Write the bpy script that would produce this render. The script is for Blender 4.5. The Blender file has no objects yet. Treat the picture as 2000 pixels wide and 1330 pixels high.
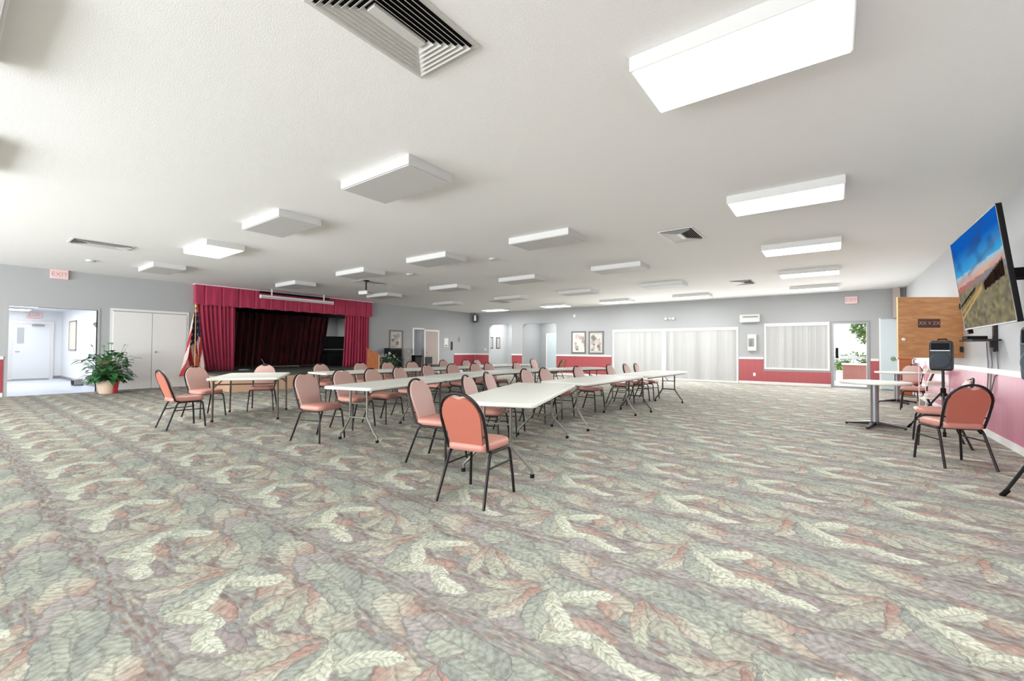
import bpy, bmesh, math, random
from mathutils import Vector, Matrix
from math import sin, cos, pi, radians, sqrt, atan2, floor
random.seed(7)
SC = bpy.context.scene
COL = SC.collection
H = 1.24          # eye height
CZ = 3.26         # ceiling
XL, XR, YF, YB = -16.38, 1.81, 18.47, -5.5
# ------------------------------------------------------------------ materials
MATS = {}
def sr(r, g, b):
    f = lambda c: (c/255/12.92) if c/255 <= .04045 else ((c/255+.055)/1.055)**2.4
    return (f(r), f(g), f(b), 1)
def mat(name, col, rough=.6, metal=0, noise=0, nscale=20, bump=0, bscale=80, spec=.5, em=None, es=0, trans=0, coat=0, sheen=0):
    if name in MATS: return MATS[name]
    m = bpy.data.materials.new(name); m.use_nodes = True
    nt = m.node_tree; b = nt.nodes['Principled BSDF']
    b.inputs['Base Color'].default_value = col
    b.inputs['Roughness'].default_value = rough
    b.inputs['Metallic'].default_value = metal
    b.inputs['Specular IOR Level'].default_value = spec
    b.inputs['Coat Weight'].default_value = coat
    b.inputs['Sheen Weight'].default_value = sheen
    if em: b.inputs['Emission Color'].default_value = em; b.inputs['Emission Strength'].default_value = es
    if trans: b.inputs['Transmission Weight'].default_value = trans
    tc = nt.nodes.new('ShaderNodeTexCoord')
    if noise:
        n = nt.nodes.new('ShaderNodeTexNoise'); n.inputs['Scale'].default_value = nscale; n.inputs['Detail'].default_value = 4
        nt.links.new(tc.outputs['Object'], n.inputs['Vector'])
        mr = nt.nodes.new('ShaderNodeMapRange'); mr.inputs['To Min'].default_value = 1-noise; mr.inputs['To Max'].default_value = 1+noise
        nt.links.new(n.outputs['Fac'], mr.inputs['Value'])
        mx = nt.nodes.new('ShaderNodeVectorMath'); mx.operation = 'SCALE'; mx.inputs[0].default_value = col[:3]
        nt.links.new(mr.outputs[0], mx.inputs['Scale']); nt.links.new(mx.outputs[0], b.inputs['Base Color'])
    if bump:
        n2 = nt.nodes.new('ShaderNodeTexNoise'); n2.inputs['Scale'].default_value = bscale; n2.inputs['Detail'].default_value = 3
        nt.links.new(tc.outputs['Object'], n2.inputs['Vector'])
        bp = nt.nodes.new('ShaderNodeBump'); bp.inputs['Strength'].default_value = bump; bp.inputs['Distance'].default_value = .01
        nt.links.new(n2.outputs['Fac'], bp.inputs['Height']); nt.links.new(bp.outputs[0], b.inputs['Normal'])
    MATS[name] = m
    return m
M = dict(
 wallr=mat('right_wall_paler', sr(200,202,205), .7, noise=.01),  # right wall surface, a paler grey than the other walls
 wall=mat('wall_paint', sr(173,175,176), .75, noise=.015, nscale=3, bump=.15, bscale=120),
 stagewall=mat('backstage_paint', sr(208,212,210), .8, noise=.02),
 ceil=mat('ceiling_texture', sr(242,242,240), .9, bump=.22, bscale=130),
 white=mat('white_trim', sr(236,233,231), .45, noise=.01),
 door=mat('white_door_paint', sr(230,229,227), .5, noise=.015, nscale=5),
 bluedoor=mat('pale_blue_door', sr(205,216,220), .5, noise=.01),
 pinkdoor=mat('beige_door', sr(186,172,166), .5, noise=.03, nscale=6),
 metalw=mat('white_metal', sr(214,214,212), .5),
 louver=mat('vent_metal', sr(205,205,200), .4),
 black=mat('black_paint', sr(22,20,20), .4),
 blackm=mat('black_matte', sr(12,12,13), .7, spec=.2),
 frame=mat('black_steel', sr(28,24,24), .35, metal=.3),
 coral=mat('coral_vinyl', sr(186,130,117), .38, noise=.05, nscale=6, bump=.15, bscale=300),

 coralback=mat('coral_vinyl_back', sr(176,102,84), .42, noise=.05, nscale=6, bump=.12, bscale=300),
 coralfront=mat('dusty_pink_vinyl', sr(188,152,143), .42, noise=.04, nscale=6, bump=.12, bscale=300),
 plastic=mat('table_plastic', sr(222,223,214), .42, noise=.03, nscale=60, bump=.1, bscale=400),
 tleg=mat('grey_steel', sr(120,120,112), .35, metal=.5),
 tlegb=mat('brown_steel', sr(92,82,70), .4, metal=.3),
 tlegd=mat('dark_steel', sr(62,62,60), .4, metal=.3),
 chrome=mat('brushed_metal', sr(190,190,192), .3, metal=.8),
 alu=mat('aluminium', sr(150,152,155), .35, metal=.6),
 speaker=mat('speaker_plastic', sr(34,38,44), .5, bump=.3, bscale=200),
 grille=mat('speaker_grille', sr(72,80,90), .45, metal=.3, bump=.6, bscale=500),
 grey=mat('grey_metal', sr(150,147,143), .5, noise=.02),
 stagefl=mat('stage_carpet', sr(86,92,82), .9, noise=.1, nscale=30),
 tan=mat('stage_front_laminate', sr(196,160,132), .6, noise=.06, nscale=4),
 gold=mat('gold', sr(205,165,70), .3, metal=.8),
 potc=mat('cream_ceramic', sr(214,192,170), .5, noise=.04, nscale=8),
 redrib=mat('red_ribbon', sr(150,22,36), .4),
 leaf=mat('leaf_green', sr(60,112,64), .35, noise=.45, nscale=9),
 leaf2=mat('leaf_pale', sr(120,150,110), .45, noise=.3, nscale=9),
 stem=mat('stem_green', sr(84,110,66), .6),
 petal=mat('white_petal', sr(230,232,228), .6),
 paper=mat('paper', sr(236,234,228), .8, noise=.02),
 screen=mat('projector_case', sr(232,226,226), .4),
 red=mat('sign_red', sr(208,158,156), .5),
 signw=mat('sign_lit', sr(222,196,194), .5, em=sr(235,195,195), es=.12),
 concrete=mat('outdoor_concrete', sr(225,222,214), .9, noise=.06, nscale=3),
 grass=mat('outdoor_lawn', sr(140,165,80), .9, noise=.3, nscale=8),
 hedge=mat('hedge_leaves', sr(96,135,58), .7, noise=.5, nscale=14),
 bark=mat('tree_bark', sr(110,95,78), .9, noise=.2),
 brick=mat('planter_brick', sr(176,118,110), .8, noise=.15, nscale=30),
 orangewood=mat('orange_wood', sr(170,98,52), .45, noise=.25, nscale=7),
 lightwood=mat('light_wood', sr(226,190,140), .5, noise=.05),
 hallw=mat('hall_wall', sr(240,242,243), .6),
 hallf=mat('hall_floor', sr(205,210,226), .3, noise=.03, nscale=3),
 hallt=mat('board_tan', sr(226,214,198), .7, noise=.03),
 lampc=mat('lit_diffuser', sr(255,255,255), .5, em=(1,1,.985,1), es=5),
 diff=mat('unlit_diffuser', sr(205,205,203), .55, bump=.3, bscale=300),
 hlamp=mat('hall_lamp', sr(255,255,255), .5, em=(.97,.99,1,1), es=3.2),
 cushion=mat('dark_cushion', sr(60,56,58), .6),
 ribbon=mat('cable_grey', sr(120,120,122), .5),
 cableb=mat('cable_black', sr(30,30,32), .5),
)
def nodes_of(name):
    m = bpy.data.materials.new(name); m.use_nodes = True
    return m, m.node_tree, m.node_tree.nodes['Principled BSDF']
def wood_mat():
    m, nt, b = nodes_of('birch_plywood')
    tc = nt.nodes.new('ShaderNodeTexCoord'); mp = nt.nodes.new('ShaderNodeMapping'); mp.inputs['Scale'].default_value = (1.2, 1.2, 6)
    n = nt.nodes.new('ShaderNodeTexNoise'); n.inputs['Scale'].default_value = 3.2; n.inputs['Detail'].default_value = 6; n.inputs['Distortion'].default_value = .5
    r = nt.nodes.new('ShaderNodeValToRGB'); e = r.color_ramp.elements
    e[0].position = .3; e[0].color = sr(184,128,84); e[1].position = .72; e[1].color = sr(212,160,112)
    x = e.new(.5); x.color = sr(198,142,94)
    nt.links.new(tc.outputs['Object'], mp.inputs[0]); nt.links.new(mp.outputs[0], n.inputs['Vector']); nt.links.new(n.outputs['Fac'], r.inputs[0])
    nt.links.new(r.outputs[0], b.inputs['Base Color']); b.inputs['Roughness'].default_value = .45
    return m
M['ply'] = wood_mat()
def wains_mat(name, c, axis):      # painted panelling with fine vertical grooves
    m, nt, b = nodes_of(name)
    tc = nt.nodes.new('ShaderNodeTexCoord'); sp = nt.nodes.new('ShaderNodeSeparateXYZ'); nt.links.new(tc.outputs['Object'], sp.inputs[0])
    mu = nt.nodes.new('ShaderNodeMath'); mu.operation = 'MULTIPLY'; mu.inputs[1].default_value = 1/.2; nt.links.new(sp.outputs[axis], mu.inputs[0])
    fr = nt.nodes.new('ShaderNodeMath'); fr.operation = 'FRACT'; nt.links.new(mu.outputs[0], fr.inputs[0])
    gt = nt.nodes.new('ShaderNodeMath'); gt.operation = 'LESS_THAN'; gt.inputs[1].default_value = .035; nt.links.new(fr.outputs[0], gt.inputs[0])
    n = nt.nodes.new('ShaderNodeTexNoise'); n.inputs['Scale'].default_value = 2.5; nt.links.new(tc.outputs['Object'], n.inputs['Vector'])
    mx = nt.nodes.new('ShaderNodeMixRGB'); mx.inputs[1].default_value = c; mx.inputs[2].default_value = tuple(v*.72 for v in c[:3])+(1,)
    nt.links.new(gt.outputs[0], mx.inputs[0])
    nt.links.new(mx.outputs[0], b.inputs['Base Color']); b.inputs['Roughness'].default_value = .38
    return m
M['wainsF'] = wains_mat('red_panelling_far', sr(172,80,84), 0)
M['wainsL'] = wains_mat('red_panelling_side', sr(164,66,78), 1)
M['wainsR'] = wains_mat('rose_panelling', sr(196,120,142), 1)
def cloth_mat(name, c, dark=.55, tr=0):
    m, nt, b = nodes_of(name)
    tc = nt.nodes.new('ShaderNodeTexCoord'); n = nt.nodes.new('ShaderNodeTexNoise'); n.inputs['Scale'].default_value = 3; n.inputs['Detail'].default_value = 5
    mp = nt.nodes.new('ShaderNodeMapping'); mp.inputs['Scale'].default_value = (3, 3, .5)
    nt.links.new(tc.outputs['Object'], mp.inputs[0]); nt.links.new(mp.outputs[0], n.inputs['Vector'])
    r = nt.nodes.new('ShaderNodeValToRGB'); e = r.color_ramp.elements
    e[0].position = .35; e[0].color = tuple(v*dark for v in c[:3])+(1,); e[1].position = .7; e[1].color = c
    nt.links.new(n.outputs['Fac'], r.inputs[0]); nt.links.new(r.outputs[0], b.inputs['Base Color'])
    b.inputs['Roughness'].default_value = .8; b.inputs['Sheen Weight'].default_value = .4
    b.inputs['Sheen Tint'].default_value = (1,.7,.8,1)
    return m
M['velvet'] = cloth_mat('crimson_velvet', sr(188,52,88), .75)
M['backdrop'] = cloth_mat('dark_red_backdrop', sr(112,14,26), .12)
def blind_mat():
    m = bpy.data.materials.new('vertical_slats'); m.use_nodes = True; nt = m.node_tree
    out = nt.nodes['Material Output']; b = nt.nodes['Principled BSDF']; b.inputs['Base Color'].default_value = sr(214,214,213); b.inputs['Roughness'].default_value = .6
    t = nt.nodes.new('ShaderNodeBsdfTranslucent'); t.inputs[0].default_value = sr(228,228,226)
    mx = nt.nodes.new('ShaderNodeMixShader'); mx.inputs[0].default_value = .2
    nt.links.new(b.outputs[0], mx.inputs[1]); nt.links.new(t.outputs[0], mx.inputs[2]); nt.links.new(mx.outputs[0], out.inputs[0])
    return m
M['blind'] = blind_mat()
def glass_mat():
    m = bpy.data.materials.new('window_glass'); m.use_nodes = True; nt = m.node_tree; out = nt.nodes['Material Output']
    tr = nt.nodes.new('ShaderNodeBsdfTransparent'); gl = nt.nodes.new('ShaderNodeBsdfGlossy'); gl.inputs['Roughness'].default_value = .02
    fr = nt.nodes.new('ShaderNodeFresnel'); fr.inputs[0].default_value = 1.45
    mx = nt.nodes.new('ShaderNodeMixShader'); nt.links.new(fr.outputs[0], mx.inputs[0]); nt.links.new(tr.outputs[0], mx.inputs[1]); nt.links.new(gl.outputs[0], mx.inputs[2])
    nt.links.new(mx.outputs[0], out.inputs[0]); return m
M['glass'] = glass_mat()
def attr_mat(name, rough=.6, em=0):
    m, nt, b = nodes_of(name); a = nt.nodes.new('ShaderNodeAttribute'); a.attribute_name = 'Col'
    nt.links.new(a.outputs['Color'], b.inputs['Base Color']); b.inputs['Roughness'].default_value = rough
    if em:
        b.inputs['Base Color'].default_value = (0,0,0,1); nt.links.remove(b.inputs['Base Color'].links[0])
        b.inputs['Base Color'].default_value = (.004,.004,.004,1)
        nt.links.new(a.outputs['Color'], b.inputs['Emission Color']); b.inputs['Emission Strength'].default_value = em
    return m
M['print'] = attr_mat('printed_colours', .7)
M['tv'] = attr_mat('tv_picture', .6, .8)
M['tv'].node_tree.nodes['Principled BSDF'].inputs['Specular IOR Level'].default_value = 0
# ------------------------------------------------------------------ carpet
def carpet_mat():
    m, nt, b = nodes_of('tropical_leaf_carpet'); N = nt.nodes; L = nt.links
    def mt(op, a, bb=None, c=None, clamp=False):
        n = N.new('ShaderNodeMath'); n.operation = op; n.use_clamp = clamp
        for i, v in enumerate((a, bb, c)):
            if v is None: continue
            if isinstance(v, (int, float)): n.inputs[i].default_value = v
            else: L.new(v, n.inputs[i])
        return n.outputs[0]
    def vm(op, a, bb=None, c=None):
        n = N.new('ShaderNodeVectorMath'); n.operation = op
        for i, v in enumerate((a, bb, c)):
            if v is None: continue
            if isinstance(v, tuple): n.inputs[i].default_value = v
            else: L.new(v, n.inputs[i])
        return n.outputs['Value'] if op == 'DOT_PRODUCT' else n.outputs[0]
    def mix(f, a, bb):
        n = N.new('ShaderNodeMixRGB')
        if isinstance(f, (int, float)): n.inputs[0].default_value = f
        else: L.new(f, n.inputs[0])
        for i, q in ((1, a), (2, bb)):
            if isinstance(q, tuple): n.inputs[i].default_value = q
            else: L.new(q, n.inputs[i])
        return n.outputs[0]
    def noise(vec, sc, det=2, dist=0, out='Fac'):
        n = N.new('ShaderNodeTexNoise'); n.inputs['Scale'].default_value = sc; n.inputs['Detail'].default_value = det; n.inputs['Distortion'].default_value = dist
        L.new(vec, n.inputs['Vector']); return n.outputs[out]
    def ramp(f, stops, const=False):
        r = N.new('ShaderNodeValToRGB'); L.new(f, r.inputs[0]); e = r.color_ramp.elements
        if const: r.color_ramp.interpolation = 'CONSTANT'
        e[0].position = stops[0][0]; e[0].color = stops[0][1]; e[1].position = stops[-1][0]; e[1].color = stops[-1][1]
        for p, c in stops[1:-1]: q = e.new(p); q.color = c
        return r.outputs[0]
    PX, PY, SH = .975, .925, .4875
    tc = N.new('ShaderNodeTexCoord').outputs['Object']
    w1 = vm('MULTIPLY_ADD', noise(tc, 8, 1, 0, 'Color'), (.07,.07,0), tc); w1 = vm('MULTIPLY_ADD', noise(tc, 42, 0, 0, 'Color'), (.02,.02,0), w1)
    l1 = vm('DOT_PRODUCT', w1, (1/PX, -SH/PY/PX, 0)); l2 = mt('MULTIPLY', vm('DOT_PRODUCT', w1, (0,1,0)), 1/PY)
    cb = N.new('ShaderNodeCombineXYZ'); L.new(l1, cb.inputs[0]); L.new(l2, cb.inputs[1]); base = cb.outputs[0]
    A = (-.965, 2.035); R = random.Random(11); leaves = []
    # x, y from the anchor leaf, angle, half length, half width, bend, kind
    for gx in range(4):
        for gy in range(3):
            leaves.append((-.4+.24*gx+.12*(gy % 2)+R.uniform(-.03,.03), -.32+.31*gy+R.uniform(-.04,.04), R.uniform(-35,35)+(180 if R.random()<.5 else 0), R.uniform(.2,.25), R.uniform(.085,.11), R.uniform(-.7,.7), R.choice([1,3,4,5,6,3,2,0])))
    # fans of long bent leaves springing from two points of the repeat
    for (fx, fy, a0, da, n_, ln, bend) in ((-.20,-.06,-152,27,5,.20,.9), (.24,.20,-78,24,4,.21,-.8)):
        for q in range(n_):
            an = a0+da*q; r_ = ln*.95
            leaves.append((fx+r_*cos(radians(an)), fy+r_*sin(radians(an)), an, ln*R.uniform(.9,1.15), .05+.012*(q % 2), bend*(1 if q < n_/2 else -.6), [2,1,6,3,7][q % 5]))
    leaves += [(.12,-.30, 24, .17,.05, 1.0, 7), (.30,-.34, -16, .17,.048, -1.0, 7), (0,0, 43, .15,.058, .15, 7)]
    zero = N.new('ShaderNodeCombineXYZ'); zero.inputs[2].default_value = -.2; cur = zero.outputs[0]
    for k, (cx, cy, an, ln, wd, cv, kd) in enumerate(leaves):
        if k % 3 == 0: base = vm('MULTIPLY_ADD', cur, (1e-7,1e-7,0), base)
        X, Y = A[0]+cx, A[1]+cy; c, s = cos(radians(an)), sin(radians(an))
        f = vm('FRACTION', vm('ADD', base, (.5-(X-SH*Y/PY)/PX+20, .5-Y/PY+20, 0)))
        a = (PX*c/ln, (SH*c+PY*s)/ln); q = (-PX*s/wd, (-SH*s+PY*c)/wd)
        u = mt('ADD', vm('DOT_PRODUCT', f, (a[0], a[1], 0)), -(a[0]+a[1])/2)
        u2 = mt('MULTIPLY', u, u)
        v = mt('MULTIPLY_ADD', u2, cv, mt('ADD', vm('DOT_PRODUCT', f, (q[0], q[1], 0)), -(q[0]+q[1])/2))
        msk = mt('LESS_THAN', mt('MULTIPLY_ADD', u2, u2, mt('ABSOLUTE', v)), 1)
        cmb = N.new('ShaderNodeCombineXYZ'); L.new(u, cmb.inputs[0]); L.new(v, cmb.inputs[1]); cmb.inputs[2].default_value = kd/8+.06
        mx = N.new('ShaderNodeMix'); mx.data_type = 'VECTOR'; L.new(msk, mx.inputs[0]); L.new(cur, mx.inputs[4]); L.new(cmb.outputs[0], mx.inputs[5]); cur = mx.outputs[1]
    sp = N.new('ShaderNodeSeparateXYZ'); L.new(cur, sp.inputs[0]); u, v, kd = sp.outputs
    av = mt('ABSOLUTE', v); rim = mt('SUBTRACT', mt('SUBTRACT', 1, mt('POWER', mt('ABSOLUTE', u), 4)), av)
    tip = ramp(kd, [(0,sr(170,168,158)),(.125,sr(182,182,166)),(.25,sr(190,190,172)),(.375,sr(174,178,164)),(.5,sr(162,168,162)),(.625,sr(172,166,162)),(.75,sr(194,192,176)),(.875,sr(214,216,198))], True)
    root = ramp(kd, [(0,sr(156,148,142)),(.125,sr(164,154,144)),(.25,sr(176,142,132)),(.375,sr(150,154,148)),(.5,sr(142,152,152)),(.625,sr(154,142,140)),(.75,sr(168,128,118)),(.875,sr(188,190,172))], True)
    t = mt('MULTIPLY_ADD', v, .4, mt('MULTIPLY_ADD', u, .6, .68), clamp=True)
    col = mix(t, root, tip)
    rib = mt('SINE', mt('MULTIPLY_ADD', av, -9, mt('MULTIPLY', u, 34)))
    col = mix(mt('MULTIPLY', mt('GREATER_THAN', rib, .35), .36), col, sr(128,128,120))
    col = mix(mt('MULTIPLY', mt('LESS_THAN', av, .06), .4), col, sr(120,120,112))
    col = mix(mt('MULTIPLY', mt('LESS_THAN', rim, .13), .45), col, sr(108,108,106))
    mp = N.new('ShaderNodeMapping'); mp.inputs['Rotation'].default_value = (0,0,.7); mp.inputs['Scale'].default_value = (3, 12, 1); L.new(tc, mp.inputs[0])
    g = ramp(noise(mp.outputs[0], 3, 3, .8), [(.3,sr(120,114,110)),(.42,sr(150,132,124)),(.52,sr(146,148,146)),(.62,sr(166,162,150)),(.75,sr(184,184,166))])
    col = mix(mt('LESS_THAN', kd, 0), col, g)
    fz = noise(tc, 240, 1); mid = noise(tc, 30, 2, 0)
    val = mt('ADD', mt('MULTIPLY_ADD', fz, .40, .64), mt('MULTIPLY_ADD', mid, .85, -.45))
    sc = N.new('ShaderNodeVectorMath'); sc.operation = 'SCALE'; L.new(col, sc.inputs[0]); L.new(val, sc.inputs['Scale'])
    L.new(sc.outputs[0], b.inputs['Base Color']); b.inputs['Roughness'].default_value = .95; b.inputs['Specular IOR Level'].default_value = .15
    return m
M['carpet'] = carpet_mat()
# ------------------------------------------------------------------ mesh helpers
class MB:
    def __init__(s): s.v = []; s.f = []; s.c = []
    def add(s, vs, fs, T=None):
        o = len(s.v); s.v += [tuple(T @ Vector(p)) if T else tuple(p) for p in vs]; s.f += [tuple(i+o for i in f) for f in fs]; return s
    def box(s, x0, y0, z0, x1, y1, z1, T=None):
        x0, x1 = sorted((x0, x1)); y0, y1 = sorted((y0, y1)); z0, z1 = sorted((z0, z1))
        return s.add([(x0,y0,z0),(x1,y0,z0),(x1,y1,z0),(x0,y1,z0),(x0,y0,z1),(x1,y0,z1),(x1,y1,z1),(x0,y1,z1)],
              [(0,3,2,1),(4,5,6,7),(0,1,5,4),(1,2,6,5),(2,3,7,6),(3,0,4,7)], T)
    def fr(s, axis, p0, p1, a0, a1, z0, z1, w, bottom=False, T=None):   # door / picture frame without overlapping faces
        def bx(a, b, c, d):
            if axis == 'x': s.box(p0, a, c, p1, b, d, T)
            else: s.box(a, p0, c, b, p1, d, T)
        zb = z0+w if bottom else z0
        bx(a0, a0+w, zb, z1-w); bx(a1-w, a1, zb, z1-w); bx(a0, a1, z1-w, z1)
        if bottom: bx(a0, a1, z0, z0+w)
        return s
    def tube(s, pts, r, n=10, closed=False, T=None):
        P = [Vector(p) for p in pts]; rs = r if isinstance(r, (list, tuple)) else [r]*len(P); rings = []; vs = []; up = None
        m = len(P)
        for i, p in enumerate(P):
            a = P[(i-1) % m] if (i > 0 or closed) else p; b = P[(i+1) % m] if (i < m-1 or closed) else p
            t = (b-a).normalized()
            if up is None: up = Vector((0,0,1)) if abs(t.z) < .9 else Vector((1,0,0))
            e1 = (up - t*up.dot(t)).normalized(); up = e1; e2 = t.cross(e1)
            vs += [tuple(p + (e1*cos(2*pi*k/n) + e2*sin(2*pi*k/n))*rs[i]) for k in range(n)]
        fs = []
        for i in range(m if closed else m-1):
            j = (i+1) % m
            for k in range(n): fs.append((i*n+k, i*n+(k+1) % n, j*n+(k+1) % n, j*n+k))
        if not closed: fs += [tuple(range(n-1,-1,-1)), tuple(range((m-1)*n, m*n))]
        return s.add(vs, fs, T)
    def cyl(s, p0, p1, r0, r1=None, n=20, T=None): return s.tube([p0, p1], [r0, r0 if r1 is None else r1], n, T=T)
    def lathe(s, prof, n=28, T=None):     # (r, z) pairs round the z axis
        vs = []; fs = []
        for r, z in prof: vs += [(r*cos(2*pi*k/n), r*sin(2*pi*k/n), z) for k in range(n)]
        for i in range(len(prof)-1):
            for k in range(n): fs.append((i*n+k, i*n+(k+1) % n, (i+1)*n+(k+1) % n, (i+1)*n+k))
        fs += [tuple(range(n-1,-1,-1)), tuple(range((len(prof)-1)*n, len(prof)*n))]
        return s.add(vs, fs, T)
    def loops(s, L, T=None):              # stacked closed loops with end caps
        n = len(L[0]); vs = [p for l in L for p in l]; fs = []
        for i in range(len(L)-1):
            for k in range(n): fs.append((i*n+k, i*n+(k+1) % n, (i+1)*n+(k+1) % n, (i+1)*n+k))
        fs += [tuple(range(n-1,-1,-1)), tuple(range((len(L)-1)*n, len(L)*n))]
        return s.add(vs, fs, T)
    def build(s, name, m, parent=None, smooth=False, bevel=0, colors=None, sub=0):
        me = bpy.data.meshes.new(name); me.from_pydata(s.v, [], s.f); me.materials.append(m)
        bm = bmesh.new(); bm.from_mesh(me); bmesh.ops.recalc_face_normals(bm, faces=bm.faces); bm.to_mesh(me); bm.free()
        if smooth:
            me.polygons.foreach_set('use_smooth', [True]*len(me.polygons))
            if hasattr(me, 'set_sharp_from_angle'): me.set_sharp_from_angle(angle=radians(50))
        if colors:
            a = me.color_attributes.new('Col', 'FLOAT_COLOR', 'POINT')
            a.data.foreach_set('color', [x for c in colors for x in c])
        me.update()
        o = bpy.data.objects.new(name, me); COL.objects.link(o)
        if parent: o.parent = parent
        if bevel:
            b = o.modifiers.new('bevel', 'BEVEL'); b.width = bevel; b.segments = 2; b.limit_method = 'ANGLE'
        if sub:
            b = o.modifiers.new('sub', 'SUBSURF'); b.levels = sub; b.render_levels = sub
        return o
def tag(o, label, cat, group=None):
    o['label'] = label; o['category'] = cat
    if group: o['group'] = group
    return o
def thing(name, label, cat, loc=(0,0,0), rz=0, group=None):
    o = bpy.data.objects.new(name, None); COL.objects.link(o); o.location = loc; o.rotation_euler = (0,0,rz); o.empty_display_size = .1
    return tag(o, label, cat, group)
def struct(name, mb, m, **k):
    o = mb.build(name, m, **k); o['kind'] = 'structure'; return o
def dup(root, loc, rz, label, group=None):
    r = root.copy(); COL.objects.link(r); r.location = loc; r.rotation_euler = (0,0,rz); r['label'] = label
    if group: r['group'] = group
    for ch in list(root.children):
        c = ch.copy(); COL.objects.link(c); c.parent = r
        for g in ch.children:
            d = g.copy(); COL.objects.link(d); d.parent = c
    return r
def text(name, body, size, m, parent, loc, rot, ext=.002):
    cu = bpy.data.curves.new(name, 'FONT'); cu.body = body; cu.size = size; cu.extrude = ext; cu.align_x = 'CENTER'; cu.align_y = 'CENTER'
    cu.materials.append(m); tmp = bpy.data.objects.new(name, cu); COL.objects.link(tmp); me = bpy.data.meshes.new_from_object(tmp); bpy.data.objects.remove(tmp); o = bpy.data.objects.new(name, me); COL.objects.link(o); o.parent = parent; o.location = loc; o.rotation_euler = rot; return o
# ------------------------------------------------------------------ room shell
struct('floor', MB().box(XL-.02, YB, -.1, XR+.1, YF+.05, 0), M['carpet'])
struct('ceiling', MB().box(XL-.15, YB-.1, CZ, XR+.15, YF+.15, CZ+.12), M['ceil'])
def wall_plane(name, axis, pos, th, a0, a1, z0, z1, holes, m):
    """wall in the plane axis=pos, thickness th (signed, outward), with rectangular holes (a0,a1,z0,z1)"""
    mb = MB(); hs = sorted(holes)
    def bx(a, b, c, d):
        if b-a < 1e-4 or d-c < 1e-4: return
        if axis == 'x': mb.box(pos, a, c, pos+th, b, d)
        else: mb.box(a, pos, c, b, pos+th, d)
    cur = a0
    for (h0, h1, g0, g1) in hs:
        bx(cur, h0, z0, z1); bx(h0, h1, z0, g0); bx(h0, h1, g1, z1); cur = h1
    bx(cur, a1, z0, z1)
    return struct(name, mb, m)
D1 = (14.0,14.65); D2 = (14.72,15.6)
wall_plane('wall_left', 'x', XL, -.14, YB, YF, 0, CZ, [(1.15,2.76,0,2.25), (5.1,11.32,.46,2.85), (D1[0],D1[1],0,2.18)], M['wall'])
wall_plane('wall_far', 'y', YF, .14, XL-.14, XR+.14, 0, CZ, [(-15.34,-13.78,0,2.58), (-13.08,-11.03,0,2.56), (-8.06,-2.96,0,2.14), (-2.09,-.14,.56,2.24), (-.08,.9,0,2.22)], M['wall'])
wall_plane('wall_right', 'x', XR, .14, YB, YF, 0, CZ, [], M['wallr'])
wall_plane('wall_back', 'y', YB, -.14, XL-.14, XR+.14, 0, CZ, [(-15.2,-11.0,.25,2.7), (-10.4,-6.2,.25,2.7), (-5.6,-1.2,.25,2.7), (-.8,1.4,.25,2.7)], M['wall'])
k = 0
for (a, b) in ((-15.2,-11.0), (-10.4,-6.2), (-5.6,-1.2), (-.8,1.4)):
    f = MB().box(a, YB-.1, .25, b, YB-.04, .31).box(a, YB-.1, 2.64, b, YB-.04, 2.7)
    for x in (a, (a+b)/2, b): f.box(x-.03, YB-.1, .31, x+.03, YB-.04, 2.64)
    k += 1; w = struct('window_%d' % (k+3), f, M['white'])
    MB().box(a+.03, YB-.075, .31, b-.03, YB-.068, 2.64).build('pane', M['glass'], w)
# rounded upper corners of the two archways
def fillet(x0, z0, sx, r=.22):
    pts = [(x0, z0)] + [(x0 + sx*(r - r*cos(t)), z0 - (r - r*sin(t))) for t in [i*pi/2/8 for i in range(9)]]
    n = len(pts); vs = [(p[0], YF, p[1]) for p in pts] + [(p[0], YF+.14, p[1]) for p in pts]
    return vs, [tuple(range(n)), tuple(range(2*n-1, n-1, -1))] + [(i, (i+1) % n, (i+1) % n+n, i+n) for i in range(n)]
mb = MB()
for x0, z0, s in ((-15.34,2.58,1), (-13.78,2.58,-1), (-13.08,2.56,1), (-11.03,2.56,-1)): mb.add(*fillet(x0, z0, s))
struct('trim_1', mb, M['wall'])
# wainscot panels, chair rails, baseboards
def wains(n, axis, pos, sgn, runs, m, base=True, ztop=.92, rail=True):
    p = MB(); r = MB(); b = MB()
    for run in runs:
        a, c = run[:2]; zt = run[2] if len(run) > 2 else ztop
        for mbx, d, z0, z1 in ((p, .012, .1, zt), (r, .03, zt, zt+.075), (b, .02, 0, .1)):
            if mbx is r and not rail: continue
            if axis == 'x': mbx.box(pos, a, z0, pos+sgn*d, c, z1)
            else: mbx.box(a, pos, z0, c, pos+sgn*d, z1)
    struct('trim_%d' % n, p, m); struct('trim_%d' % (n+1), r, M['white']); struct('baseboard_'+{'2':'left','4':'far','6':'right'}[str(n)], b, M['white'])
wains(2, 'x', XL, 1, [(YB,1.08), (2.83,3.0), (12.2,13.9), (16.78,18.45)], M['wainsL'])
wains(4, 'y', YF, -1, [(XL+.04,-15.36), (-13.76,-13.1), (-11.01,-8.12), (-2.94,-2.12), (.94,1.15)], M['wainsF'])
mb = MB().box(-2.12, YF, .1, -.1, YF-.012, .5); struct('trim_8', mb, M['wainsF'])
struct('baseboard_window', MB().box(-2.12, YF, 0, -.1, YF-.02, .1), M['white'])
wains(6, 'x', XR, -1, [(YB,16.9)], M['wainsR'], ztop=.93)
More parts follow.
